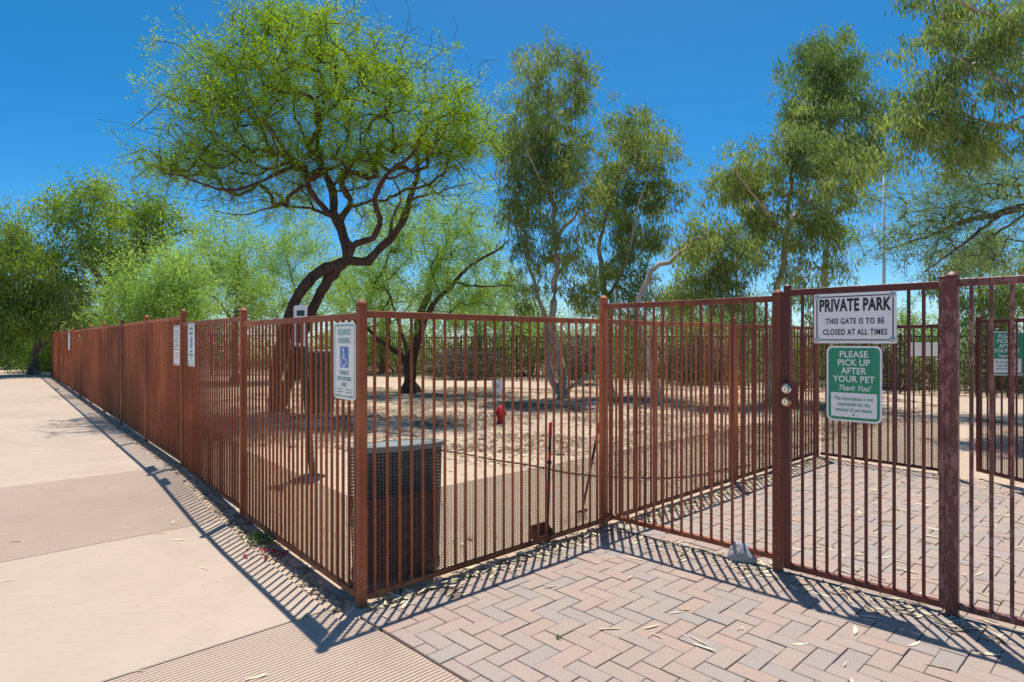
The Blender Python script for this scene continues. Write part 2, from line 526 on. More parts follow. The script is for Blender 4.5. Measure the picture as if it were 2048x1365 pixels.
ED = V2((.617, -.787))                       # line of the inner fence
D0 = V2((4.0, 8.17))
def build_pavers():
    w = .105
    mb = MB()
    seam_p, seam_d = V2((-.813, 3.40)), V2((.70, -.714))
    n1 = V2((seam_d[1], -seam_d[0])); n1 = n1 / np.linalg.norm(n1)       # to the left of the seam
    if np.dot(n1, V2((2, 2)) - seam_p) > 0: n1 = -n1
    n2 = V2((-EC[0], -EC[1])); c2 = np.dot(n2, O) - .13                     # behind the front fence
    n3 = V2((-ED[1], ED[0])); n3 = n3 if np.dot(n3, V2((0, 20)) - D0) > 0 else -n3
    c3 = np.dot(n3, D0) - .12
    planes = [(n1, np.dot(n1, seam_p) - .004), (n2, c2), (n3, c3), (V2((1, 0)), 9.0), (V2((0, -1)), -1.2)]
    g = .0022
    rg = random.Random(5)
    for i in range(-75, 130):
        for j in range(-10, 130):
            k = (i - j) % 4
            if k == 0: x0, x1, y0, y1 = i, i + 2, j, j + 1
            elif k == 2: x0, x1, y0, y1 = i, i + 1, j - 1, j + 1
            else: continue
            c = O + EA * ((x0 + x1) / 2 * w) + EC * ((y0 + y1) / 2 * w)
            if c[0] > 9.2 or c[1] < 1.0 or c[1] > 12: continue
            ja, jb, jr = rg.uniform(-.0019, .0019), rg.uniform(-.0019, .0019), rg.uniform(-.011, .011)
            poly = []
            for (x, y) in ((x0, y0), (x1, y0), (x1, y1), (x0, y1)):
                a = x * w + (g if x == x0 else -g) + ja; b = y * w + (g if y == y0 else -g) + jb
                cx, cy = (x0 + x1) / 2 * w, (y0 + y1) / 2 * w
                a, b = cx + (a - cx) - (b - cy) * jr, cy + (b - cy) + (a - cx) * jr
                p = O + EA * a + EC * b
                poly.append((p[0], p[1]))
            for n_, c_ in planes:
                poly = clip_poly(poly, n_, c_)
                if len(poly) < 3: break
            if len(poly) < 3: continue
            m = len(poly)
            cx = sum(p[0] for p in poly) / m; cy = sum(p[1] for p in poly) / m
            ext = max(math.hypot(p[0] - cx, p[1] - cy) for p in poly)
            if ext < .025: continue
            hq = gnd(898, 1183)
            if math.hypot(cx - hq[0], cy - hq[1]) < .07: continue            # a lost half paver
            zt = rg.uniform(-.0022, .0018); tx, ty = rg.uniform(-.012, .012), rg.uniform(-.012, .012)
            def zz(p): return zt + (p[0] - cx) * tx + (p[1] - cy) * ty
            s = 1 - .0050 / max(.05, ext) * 1.4
            ins = [(cx + (p[0] - cx) * s, cy + (p[1] - cy) * s) for p in poly]
            vs = [(p[0], p[1], -.025) for p in poly] + [(p[0], p[1], zz(p) - .0026) for p in poly] + [(p[0], p[1], zz(p)) for p in ins]
            fs = []
            for q in range(m):
                r = (q + 1) % m
                fs.append((q, r, m + r, m + q)); fs.append((m + q, m + r, 2 * m + r, 2 * m + q))
            fs.append(tuple(2 * m + q for q in range(m)))
            # keep faces pointing up
            ar = sum(poly[q][0] * poly[(q + 1) % m][1] - poly[(q + 1) % m][0] * poly[q][1] for q in range(m))
            if ar < 0: fs = [tuple(reversed(f_)) for f_ in fs]
            mb.add(vs, fs, rg.random())
    tag(mb.build('paving', PAVER), 'pink and grey clay pavers laid in herringbone around the gates', 'paving', kind='structure')
    bed = MB()
    poly = [(-40, -20), (60, -20), (60, 40), (-40, 40)]
    for n_, c_ in planes: poly = clip_poly(poly, n_, c_)
    bed.add([(p[0], p[1], -.0095) for p in poly], [tuple(range(len(poly)))])
    tag(bed.build('joint_sand', JOINT), 'dark sand in the joints under the pavers', 'paving', kind='structure')
build_pavers()

# ------------------------------------------------------------------ fences
def rz_of(dv): return math.atan2(dv[1], dv[0])

def cap_mesh(w, mat, h=.022):
    mb = MB(); a = w / 2 + .003
    rings = [(a, 0), (a, .006), (a * .93, .011), (a * .6, .011 + h * .55), (a * .22, .011 + h * .95)]
    vs, fs = [], []
    for r, z in rings:
        b = r * .35
        vs += [(-r + b, -r, z), (r - b, -r, z), (r, -r + b, z), (r, r - b, z), (r - b, r, z), (-r + b, r, z), (-r, r - b, z), (-r, -r + b, z)]
    for k in range(len(rings) - 1):
        for i in range(8):
            j = (i + 1) % 8; fs.append((k * 8 + i, k * 8 + j, k * 8 + 8 + j, k * 8 + 8 + i))
    fs.append(tuple(range(7, -1, -1))); fs.append(tuple((len(rings) - 1) * 8 + i for i in range(8)))
    mb.add(vs, fs)
    return mb.mesh('post_cap', mat, True)

def post_mesh(w, h, mat):
    mb = MB(); mb.box((0, 0, h / 2), (w, w, h), 0, .004); return mb.mesh('fence_post', mat)

def picket_mesh(w, h, mat):
    mb = MB(); mb.box((0, 0, h / 2), (w, w, h), 0, .003); return mb.mesh('picket', mat)

_screen = {}
def screen_mesh(L, H, mat, px=.026, pz=.0165, st=.0050):
    key = (round(L, 2), round(H, 2))
    if key in _screen: return _screen[key]
    nx = int(L / (px / 2)); nz = int(H / pz)
    xs = np.arange(nx + 1) * px / 2
    Vs, Fs = [], []
    c = 0
    for r in range(nz):
        for ph in (0, 1):
            zc = r * pz + (pz / 2 if True else 0)
            z = zc + (pz / 4) * (1 if ph == 0 else -1) + np.where((np.arange(nx + 1) + ph + 0) % 2 == 0, 1, -1) * (pz / 4) * 1.0
            lo = np.stack([xs, np.full_like(xs, -.0012 if ph else .0012), z - st / 2], 1); hi = np.stack([xs, np.full_like(xs, .0012 if ph else -.0012), z + st / 2], 1)
            Vs.append(lo); Vs.append(hi)
            i = np.arange(nx)
            Fs.append(np.stack([c + i, c + i + 1, c + nx + 1 + i + 1, c + nx + 1 + i], 1))
            c += 2 * (nx + 1)
    me = mesh_np('mesh_screen', np.concatenate(Vs), np.concatenate(Fs), mat)
    _screen[key] = me
    return me

def fence_run(name, label, cat, P, base, top, npk, mat, pw=.051, rail=(.030, .040), brail=(.030, .030), brz=.035, kw=.016,
              screen=0.0, side=1, posts=None, extra=.045, mid=None, limit=100, capm=None, gaps=0.0, screens=None):
    """P list of post points; base[i], top[i] per panel; side: +1 puts the screen on the left of the run"""
    root = empty(name, (P[0][0], P[0][1], base[0]))
    tag(root, label, cat)
    R = np.array(root.location)
    n = len(P) - 1
    left = MB(); used = 0
    pm = {}
    for i in range(n + 1):
        if posts is not None and i not in posts: continue
        b = base[min(i, n - 1)] if i == 0 else min(base[i - 1], base[min(i, n - 1)])
        t = max(top[max(0, i - 1)], top[min(i, n - 1)]) + extra
        dv = P[min(i + 1, n)] - P[min(i, n - 1)]
        h = t - b + .05
        key = round(h, 3)
        if key not in pm: pm[key] = post_mesh(pw, h, mat)
        o = link('fence_post', pm[key], root, np.array((P[i][0], P[i][1], b - .05)) - R, rz_of(dv))
        if 'cap' not in pm: pm['cap'] = cap_mesh(pw, capm or mat)
        link('post_cap', pm['cap'], o, (0, 0, h))
    for i in range(n):
        a, c = P[i], P[i + 1]
        dv = (c - a); L = np.linalg.norm(dv); dv = dv / L; rz = rz_of(dv)
        zt, zb = top[i], base[i]
        q = pw / 2 - .002
        for nm, z, (rw, rh) in [('top_rail', zt - rail[1] / 2, rail), ('bottom_rail', zb + brz, brail)] + ([('middle_rail', zb + mid, brail)] if mid else []):
            mb = MB(); mb.bar((*(a + dv * q), z), (*(c - dv * q), z), rw, rh, .003)
            mb.build(nm, mat, root)
        z0, z1 = zb + brz + brail[1] / 2 - .002, zt - rail[1] + .002
        k2 = ('p', round(z1 - z0, 3))
        if k2 not in pm: pm[k2] = picket_mesh(kw, z1 - z0, mat)
        for k in range(1, npk + 1):
            p = a + dv * (L * k / (npk + 1))
            if used < limit:
                link('picket', pm[k2], root, np.array((p[0], p[1], z0)) - R, rz + random.uniform(-.03, .03)); used += 1
            else:
                left.box((p[0], p[1], (z0 + z1) / 2), (kw, kw, z1 - z0), rz)
        if screen and (screens is None or i in screens):
            Ls = L - pw
            me = screen_mesh(Ls, screen, SCREEN)
            nrm = V2((-dv[1], dv[0])) * side
            p = a + dv * (pw / 2) + nrm * (kw / 2 + .004)
            link('mesh_screen', me, root, np.array((p[0], p[1], zb + .012)) - R, rz)
    if left.v:
        o = left.build('picket', mat, root); o['kind'] = 'stuff'
    return root

PL = 2.2294
LP = [O + EB * (PL * k) for k in range(13)]
Lb = [0.0, .04, .105, .11, .11, .11, .105, .10, .10, .095, .09, .085]
Lt = [1.665, 1.705, 1.778, 1.775, 1.775, 1.772, 1.77, 1.765, 1.76, 1.755, 1.75, 1.745]
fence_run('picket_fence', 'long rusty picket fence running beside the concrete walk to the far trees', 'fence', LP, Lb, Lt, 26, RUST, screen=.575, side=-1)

AP = [O, O + EA * 2.216, O + EA * 4.418, O + EA * 6.67]
fence_run('picket_fence', 'rusty picket fence with a mesh foot between the bin and the pavers', 'fence', AP, [0.0] * 3, [1.678] * 3, 25, RUST,
          screen=.575, side=1, posts=(2, 3), limit=75)

C0 = AP[1]
C1 = V2(at(1556, 0, 4.10)[:2]); C2 = V2(at(1904.5, 0, 3.43)[:2])
dC = (C2 - C0) / np.linalg.norm(C2 - C0)
# post at the latch side: the front fence's second post carries the left end
fence_run('picket_fence', 'taller single rusty panel of the entry fence standing behind the grey rock', 'fence', [C0 + dC * .005, C1], [0.0], [1.80], 17, RUSTR,
          posts=(1,), extra=.008, brz=.085, brail=(.032, .036), rail=(.032, .040), kw=.017, pw=.056, limit=30)
RP = [C2, C2 + dC * 1.55]
fence_run('picket_fence', 'maroon picket fence starting at the peeling post on the gate hinge side', 'fence', RP, [0.0], [1.842], 17, PEEL,
          extra=.012, brz=.055, brail=(.032, .036), rail=(.032, .042), kw=.018, pw=.058, limit=30)

# the raised end post of the tall panel, standing on the front fence line
tp = empty('fence_post', (C0[0], C0[1], 0)); tag(tp, 'rusty square post where the low fence meets the taller entry panel', 'post')
mb = MB(); mb.box((0, 0, .91), (.055, .055, 1.86), 0, .004)
link('post_shaft', mb.mesh('post_shaft', RUST), tp, (0, 0, 0), rz_of(EA))
link('post_cap', cap_mesh(.055, RUST), tp, (0, 0, 1.84), rz_of(EA))

# ------------------------------------------------------------------ signs (letters, plates)
def text_mesh(body, size, cx, cz, xs=1.0, bold=0.0, shear=0.0, y=0.0, align='CENTER', spacing=1.0):
    cu = bpy.data.curves.new('t', 'FONT')
    cu.body = body; cu.size = size; cu.align_x = align; cu.align_y = 'CENTER'; cu.offset = bold; cu.shear = shear
    cu.space_character = spacing; cu.extrude = 0.0006; cu.resolution_u = 3
    ob = bpy.data.objects.new('t', cu); COL.objects.link(ob)
    dg = bpy.context.evaluated_depsgraph_get(); dg.update()
    me = bpy.data.meshes.new_from_object(ob.evaluated_get(dg))
    v = [(cx + p.co.x * xs, y - p.co.z, cz + p.co.y) for p in me.vertices]
    f = [tuple(p.vertices) for p in me.polygons]
    bpy.data.objects.remove(ob); bpy.data.curves.remove(cu); bpy.data.meshes.remove(me)
    return v, f

def rrect(w, h, r, n=5, inset=0.0, cx=0.0, cz=0.0):
    w -= 2 * inset; h -= 2 * inset; r = max(.0005, r - inset)
    pts = []
    for (sx, sz, a0) in ((1, 1, 0), (-1, 1, 90), (-1, -1, 180), (1, -1, 270)):
        for k in range(n + 1):
            a = math.radians(a0 + 90 * k / n)
            pts.append((cx + sx * (w / 2 - r) + r * math.cos(a), cz + sz * (h / 2 - r) + r * math.sin(a)))
    return pts

def plate(mb, pts, y0, y1):
    k = len(pts)
    vs = [(x, y0, z) for x, z in pts] + [(x, y1, z) for x, z in pts]
    fs = [tuple(range(k)), tuple(range(2 * k - 1, k - 1, -1))] + [(i, i + k, (i + 1) % k + k, (i + 1) % k) for i in range(k)]
    mb.add(vs, [tuple(reversed(f)) for f in fs])
def ring(mb, po, pi, y0, y1):
    k = len(po)
    vs = [(x, y0, z) for x, z in po] + [(x, y0, z) for x, z in pi] + [(x, y1, z) for x, z in po] + [(x, y1, z) for x, z in pi]
    fs = []
    for i in range(k):
        j = (i + 1) % k
        fs += [(i, j, k + j, k + i), (i, 2 * k + i, 2 * k + j, j), (k + i, k + j, 3 * k + j, 3 * k + i)]
    mb.add(vs, fs)
def stroke(mb, pts, w, y):
    P = np.array(pts, float); T = np.gradient(P, axis=0); T /= np.linalg.norm(T, axis=1, keepdims=True)
    N = np.stack([-T[:, 1], T[:, 0]], 1) * w / 2
    k = len(P)
    vs = [(a[0], y, a[1]) for a in P + N] + [(a[0], y, a[1]) for a in P - N]
    vs += [(a[0], y + .0008, a[1]) for a in P + N] + [(a[0], y + .0008, a[1]) for a in P - N]
    fs = [(i, i + 1, k + i + 1, k + i) for i in range(k - 1)]
    mb.add(vs, fs)

def sign_root(label, p, facing, name='sign', cat='sign', group=None):
    """p: world point of the sign's centre; facing: horizontal direction the face looks to. local -y is the face"""
    rz = math.atan2(facing[0], -facing[1])
    r = empty(name, p, rz); tag(r, label, cat, group)
    return r
def bolt(root, x, z, r=.008, wash=0.0, mat=ZINC, y=0.0):
    mb = MB()
    if wash: mb.lathe([(wash, 0), (wash, -.002), (wash * .8, -.003), (r, -.0035), (r * .9, -.008)], (0, 0, 0), 18, 'y')
    else: mb.lathe([(r, 0), (r * .9, -.003), (r * .5, -.004)], (0, 0, 0), 10, 'y')
    link('bolt', mb.mesh('bolt', mat, False), root, (x, y, z))

def private_sign(p, facing):
    r = sign_root('white PRIVATE PARK sign with black border fixed to the gate above the green sign', p, facing)
    w, h = .455, .305
    mb = MB(); plate(mb, rrect(w, h, .006), -.002, 0); mb.build('plate', WHITE, r, local=True)
    mb = MB(); ring(mb, rrect(w - .030, h - .034, .004), rrect(w - .043, h - .047, .002), -.0030, -.0019); mb.build('border', BLACK, r, local=True)
    for args in (('PRIVATE PARK', .104, 0, .076, .555, .0036, 0, -.0030, 'CENTER', 1.06), ('THIS GATE IS TO BE', .048, .003, -.020, .66, .0011, 0, -.0030, 'CENTER', 1.16),
                 ('CLOSED AT ALL TIMES', .048, .003, -.086, .66, .0011, 0, -.0030, 'CENTER', 1.12)):
        mb = MB(); mb.add(*text_mesh(*args)); mb.build('lettering', BLACK, r, local=True)
    for x in (-1, 1):
        for z in (-1, 1): bolt(r, x * (w / 2 - .021), z * (h / 2 - .022), .005, .016, y=-.0022)

def pet_sign(p, facing, label, holes=True):
    r = sign_root(label, p, facing)
    w, h = .305, .457
    mb = MB(); plate(mb, rrect(w, h, .034), -.002, 0); mb.build('plate', WHITE, r, local=True)
    zc = -.092
    # green field: rounded frame with a white panel let into the lower half
    mb = MB()
    po = rrect(w, h, .034, 5, .011)
    plate(mb, [q for q in rrect(w - .022, h - .022, .026)], -.0028, -.0019)
    mb.build('green_field', GREEN, r, local=True)
    mb = MB(); pts = rrect(w - .052, .148, .012, 4, 0, 0, -.127)
    pts = [(x, min(z, -.062)) for x, z in pts]; pts = [(x if z < -.075 else (.1265 if x > 0 else -.1265), z if z < -.075 else -.055) for x, z in pts]
    plate(mb, pts, -.0036, -.0027); mb.build('white_panel', WHITE, r, local=True)
    for t_, z, s, x_ in (('PLEASE', .177, .054, .90), ('PICK UP', .127, .054, .88), ('AFTER', .077, .054, .86), ('YOUR PET', .027, .054, .88)):
        mb = MB(); mb.add(*text_mesh(t_, s, 0, z, x_, .0010, 0, -.0036, spacing=1.05)); mb.build('white_lettering', WHITE, r, local=True)
    mb = MB(); mb.add(*text_mesh('Thank You!', .046, 0, -.026, .86, .0004, .38, -.0036, spacing=.95)); mb.build('white_lettering', WHITE, r, local=True)
    for t_, z in (('The Association is not', -.090), ('responsible for the', -.124), ('removal of pet waste.', -.158)):
        mb = MB(); mb.add(*text_mesh(t_, .033, 0, z, .68, .0003, 0, -.0044, spacing=1.04)); mb.build('green_lettering', GREEN, r, local=True)
    if holes:
        for x in (-1, 1):
            for z in (-1, 1): bolt(r, x * .125, z * .203, .005, y=-.0035)
        bolt(r, 0, -.187, .005, mat=KEYHOLE, y=-.0035)

def wheelchair(r, s=1.0, cz=0.0, y=-.0030):
    mb = MB(); plate(mb, rrect(.115 * s, .125 * s, .004, 3, 0, 0, cz), y + .0003, y + .0012); mb.build('blue_square', BLUE, r, local=True)
    m = MB(); yy = y - .0006
    hd = [(-.014 * s + .0105 * s * math.cos(a), cz + .044 * s + .0105 * s * math.sin(a)) for a in np.linspace(0, 2 * math.pi, 14)[:-1]]
    m.add([(x, yy, z) for x, z in hd], [tuple(range(len(hd)))])
    stroke(m, [(-.014 * s, cz + .034 * s), (-.011 * s, cz - .008 * s), (.018 * s, cz - .008 * s), (.032 * s, cz - .040 * s), (.043 * s, cz - .036 * s)], .0085 * s, yy)
    stroke(m, [(-.013 * s, cz + .014 * s), (.013 * s, cz + .014 * s)], .007 * s, yy - .0002)
    arc = [(-.006 * s + .029 * s * math.cos(a), cz - .024 * s + .029 * s * math.sin(a)) for a in np.linspace(math.radians(118), math.radians(335), 18)]
    stroke(m, arc, .0075 * s, yy - .0004)
    m.build('wheelchair_symbol', WHITE, r, local=True)

def parking_sign(p, facing, label, text=True):
    r = sign_root(label, p, facing)
    w, h = .305, .457
    mb = MB(); plate(mb, rrect(w, h, .034), -.002, 0); mb.build('plate', WHITE, r, local=True)
    mb = MB(); ring(mb, rrect(w, h, .034, 5, .014), rrect(w, h, .034, 5, .022), -.0028, -.0019); mb.build('border', TEALINE, r, local=True)
    wheelchair(r, 1.0, .022)
    if text:
        for t_, z, s, x_ in (('RESERVED', .168, .052, .78), ('PARKING', .118, .052, .78), ('DISABLED', -.072, .036, .8), ('PLATE OR PERMIT', -.108, .036, .68), ('ONLY', -.143, .036, .8)):
            mb = MB(); mb.add(*text_mesh(t_, s, 0, z, x_, 0.0, 0, -.0030)); mb.build('lettering', LETTER, r, local=True)
        mb = MB()
        for z in (-.170, -.186):
            stroke(mb, [(-.105, z), (-.02, z)], .006, -.003); stroke(mb, [(.02, z), (.105, z)], .006, -.003)
        mb.build('fine_print', LETTER, r, local=True)
    for x in (-1, 1):
        for z in (-1, 1): bolt(r, x * .085, z * .207, .006, y=-.003)

def rules_sign(p, facing, label):
    r = sign_root(label, p, facing)
    w, h = .305, .457
    mb = MB(); plate(mb, rrect(w, h, .01), -.002, 0); mb.build('plate', WHITE, r, local=True)
    mb = MB()
    stroke(mb, [(-.125, .213), (.125, .213)], .012, -.003)
    stroke(mb, [(-.12, .176), (.12, .176)], .010, -.003)
    for z in (.148, .121, .094, .067, .040, .013): stroke(mb, [(-.10 + .02 * math.sin(z * 90), z), (.10 - .02 * math.cos(z * 70), z)], .010, -.003)
    for z in (-.012, -.046): stroke(mb, [(-.125, z), (.125, z)], .011, -.003)
    for z in (-.092, -.118, -.146): stroke(mb, [(-.08, z), (.09, z)], .009, -.003)
    stroke(mb, [(-.125, -.213), (.125, -.213)], .007, -.003)
    mb.build('print_lines', BLACK, r, local=True)

# ------------------------------------------------------------------ the entry gate
G0 = C1 + dC * .062
G1 = C2 - dC * .040
def gate(name, label, a, b, top, bot, npk, mat, fw=.040, kw=.017, post_top=.012):
    root = empty(name, (a[0], a[1], 0)); tag(root, label, 'gate')
    R = np.array(root.location)
    dv = b - a; L = np.linalg.norm(dv); dv = dv / L; rz = rz_of(dv)
    for p, m in ((a, mat), (b, PEEL)):
        mb = MB(); mb.box((p[0], p[1], (top + post_top + bot) / 2), (fw, fw, top + post_top - bot), rz, .004)
        o = mb.build('frame_post', m, root)
        link('post_cap', cap_mesh(fw, mat, .012), o, np.array((p[0], p[1], top + post_top)) - R, rz)
    q = fw / 2
    mb = MB(); mb.bar((*(a + dv * q), top - .021), (*(b - dv * q), top - .021), .032, .042, .003); mb.build('top_rail', mat, root)
    mb = MB(); mb.bar((*(a + dv * q), bot + .019), (*(b - dv * q), bot + .019), .032, .038, .003); mb.build('bottom_rail', mat, root)
    z0, z1 = bot + .036, top - .040
    pm = picket_mesh(kw, z1 - z0, mat)
    for k in range(1, npk + 1):
        p = a + dv * (q + (L - 2 * q) * k / (npk + 1))
        o = link('picket', pm, root, np.array((p[0], p[1], z0)) - R, rz)
        # flared weld at the foot
    return root, dv
gr, gd = gate('pedestrian_gate', 'maroon picket gate with a keyed lock box and two signs', G0, G1, 1.835, .028, 10, MAROON)
# lock box
FACE_C = V2((dC[1], -dC[0])); FACE_C = FACE_C if FACE_C[1] < 0 else -FACE_C
lp = at(1588, 787, float(G0[1]) - .02)
lb = MB()
pc = G0 + gd * .022 + FACE_C * .035
lb.box((pc[0], pc[1], 1.155), (.105, .045, .172), rz_of(gd), .003)
lbo = lb.build('lock_box', MAROON, gr)
for dz, m1, m2 in ((.040, CHROME, CHROME), (-.042, BRASS, CHROME)):
    c = pc + FACE_C * .0225 - gd * .006
    rz = math.atan2(FACE_C[0], -FACE_C[1])
    mb = MB(); mb.lathe([(.031, 0), (.031, -.006), (.027, -.010), (.024, -.010)], (0, 0, 0), 28, 'y')
    o = link('lock_ring', mb.mesh('lock_ring', m1, False), gr, np.array((c[0], c[1], 1.155 + dz)) - np.array(gr.location), rz)
    mb = MB(); mb.lathe([(.023, 0), (.0225, -.022), (.020, -.026), (.008, -.026)], (0, 0, 0), 24, 'y')
    o2 = link('lock_cylinder', mb.mesh('lock_cylinder', m2, False), o, (0, -.004, 0))
    mb = MB(); mb.box((0, -.031, -.002), (.003, .003, .009)); mb.box((0, -.031, .004), (.006, .003, .005))
    link('keyhole', mb.mesh('keyhole', KEYHOLE), o, (0, 0, 0))
# strike plate on the latch post
mb = MB(); sp = C1 + dC * .032 + FACE_C * .032
mb.box((sp[0], sp[1], 1.155), (.012, .02, .18), rz_of(dC), .002)
mb.build('strike_plate', MAROON, gr)

def on_line(p0, dv, px):
    """the point of a plan line seen at photo column px"""
    k = (px - 1024) / F
    s = (k * p0[1] - p0[0]) / (dv[0] - k * dv[1])
    return p0 + dv * s
q = on_line(C1, dC, 1709); q = q + FACE_C * .016
private_sign((q[0], q[1], CH + (HZ - 636.5) / F * q[1]), FACE_C)
q = on_line(C1, dC, 1709); q = q + FACE_C * .016
pet_sign((q[0], q[1], CH + (HZ - 768.5) / F * q[1]), FACE_C, 'green PLEASE PICK UP AFTER YOUR PET sign on the entry gate under the white sign')

FACE_B = -NIN
def sign_on_left(px, py):
    q = on_line(O, EB, px)
    q = q + FACE_B * .018
    return (q[0], q[1], CH + (HZ - py) / F * q[1])
ql = O + EB * (.035 + .152) + FACE_B * .018
parking_sign((ql[0], ql[1], 1.385), FACE_B, 'faded RESERVED PARKING wheelchair sign on the rusty fence beside the corner post')
parking_sign(sign_on_left(386.5, 690), FACE_B, 'faded wheelchair parking sign on the long fence, farther from the corner post')
rules_sign(sign_on_left(357, 691), FACE_B, 'white notice with dark lines of print on the long rusty fence')
r = sign_root('blank white plate seen almost edge on near the far end of the long fence', sign_on_left(139.5, 683), FACE_B)
mb = MB(); plate(mb, rrect(.6, .5, .01), -.002, 0); mb.build('plate', WHITE, r, local=True); bolt(r, 0, .19)

# ------------------------------------------------------------------ inner fence and inner gate
DP = [AP[3] + ED * .03, V2((4.86, 7.08))]
fence_run('picket_fence', 'low maroon inner fence with mesh foot seen through the entry gate', 'fence', DP, [0.0], [1.685], 14, MAROON,
          screen=.575, side=1, posts=(1,), limit=40)
I0 = V2((5.135, 6.87)); I1 = V2((5.25, 5.80))
ig, igd = gate('pedestrian_gate', 'smaller inner gate standing ajar with a green pet sign', I0, I1, 1.73, .06, 11, MAROON, .044, .016, .02)
nrmI = V2((-igd[1], igd[0])); nrmI = nrmI if nrmI[0] < 0 else -nrmI
me = screen_mesh(np.linalg.norm(I1 - I0) - .05, .575, SCREEN)
p = I0 + igd * .022 - nrmI * .012
link('mesh_screen', me, ig, np.array((p[0], p[1], .09)) - np.array(ig.location), rz_of(igd))
q = on_line(I0, igd, 2016) + nrmI * .014
# seen nearly face on: it hangs turned on one picket
FD = V2((-.28, -.96))
pet_sign((q[0], q[1], CH + (HZ - 707.5) / F * q[1]), FD, 'second green pet sign, partly hidden by a picket, on the inner gate', False)
hp = empty('fence_post', (I1[0], I1[1], 0)); tag(hp, 'maroon square hinge post of the inner gate', 'post')
hq = I1 + igd * .06
mb = MB(); mb.box((hq[0], hq[1], .88), (.056, .056, 1.80), rz_of(igd), .004); mb.build('post_shaft', MAROON, hp)
link('post_cap', cap_mesh(.056, MAROON), hp, (*(hq - I1), 1.78), rz_of(igd))

# ------------------------------------------------------------------ far fence
FP0, FP1 = LP[12], V2((-6.3, 26.6))
dF = V2((18.35, -9.5)); nF = np.linalg.norm(dF); dF /= nF
FPts = [FP0, FP0 + (FP1 - FP0) * .25, FP0 + (FP1 - FP0) * .5, FP0 + (FP1 - FP0) * .75] + [FP1 + dF * (2.43 * k) for k in range(0, 13)]
def fl(p): return -.05 if p[0] > -10 else .02
Fb = [fl((FPts[i] + FPts[i + 1]) / 2) for i in range(len(FPts) - 1)]
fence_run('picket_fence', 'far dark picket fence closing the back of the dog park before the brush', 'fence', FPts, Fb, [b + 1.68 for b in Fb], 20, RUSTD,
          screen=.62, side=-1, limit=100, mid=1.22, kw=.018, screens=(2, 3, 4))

q = FP1 + dF * 16.6
q = on_line(FP1, dF, 1848) - V2((-dF[1], dF[0])) * .03
r = sign_root('blank pale plate on the far fence seen through the entry gate', (q[0], q[1], CH + (HZ - 699) / F * q[1]), V2((dF[1], -dF[0])))
mb = MB(); plate(mb, rrect(.82, .38, .01), -.003, 0); mb.build('plate', WHITE, r, local=True); bolt(r, -.36, .15); bolt(r, .36, .15)

# ------------------------------------------------------------------ litter bin
def litter_bin():
    c = (-.755, 4.10)
    root = empty('litter_bin', (c[0], c[1], -.005)); tag(root, 'dark green perforated round litter bin behind the corner post', 'bin')
    rb, rt, h = .29, .312, .875
    nu, nv, z0 = 76, 35, .055
    Vs, Fs = [], []
    def P(a, z):
        r_ = rb + (rt - rb) * (z / h)
        return (r_ * math.cos(a), r_ * math.sin(a), z)
    dz = (h - .05 - z0 - .02) / nv; da = 2 * math.pi / nu
    for iv in range(nv):
        for iu in range(nu):
            a0, zz0 = iu * da, z0 + iv * dz
            b = len(Vs)
            sq = [(0, 0), (.5, 0), (1, 0), (1, .5), (1, 1), (.5, 1), (0, 1), (0, .5)]
            for x, y in sq: Vs.append(P(a0 + x * da, zz0 + y * dz))
            for x, y in sq:
                t = math.atan2(y - .5, x - .5); Vs.append(P(a0 + (.5 + .31 * math.cos(t)) * da, zz0 + (.5 + .31 * math.sin(t)) * dz))
            for k in range(8): Fs.append((b + k, b + (k + 1) % 8, b + 8 + (k + 1) % 8, b + 8 + k))
    link('perforated_shell', mesh_np('perforated_shell', Vs, np.array(Fs), BIN), root)
    mb = MB(); mb.lathe([(rb + .006, 0), (rb + .008, .03), (rb + .006, z0 + .004)], (0, 0, 0), 48, cap=False)
    mb.build('base_band', BIN, root, True, True)
    mb = MB(); zt = z0 + nv * dz
    mb.lathe([(rt + .001, zt - .004), (rt + .010, zt + .004), (rt + .012, zt + .026), (rt + .006, zt + .034), (rt - .03, zt + .036), (rt - .035, zt + .01)], (0, 0, 0), 56, cap=False)
    mb.build('rim', BINRIM, root, True, True)
    mb = MB(); mb.lathe([(rb - .03, .03), (rt - .04, zt + .03), (rt - .05, zt + .03), (rb - .045, .05)], (0, 0, 0), 40)
    mb.build('liner', LINER, root, True, True)
    mb = MB(); mb.lathe([(rt - .02, zt + .032), (rt * .55, zt + .036), (.02, zt + .037)], (0, 0, 0), 40); mb.build('lid', BINRIM, root, True, True)
    root.scale = (1, .40, 1); root.rotation_euler = (0, 0, math.radians(27))
litter_bin()

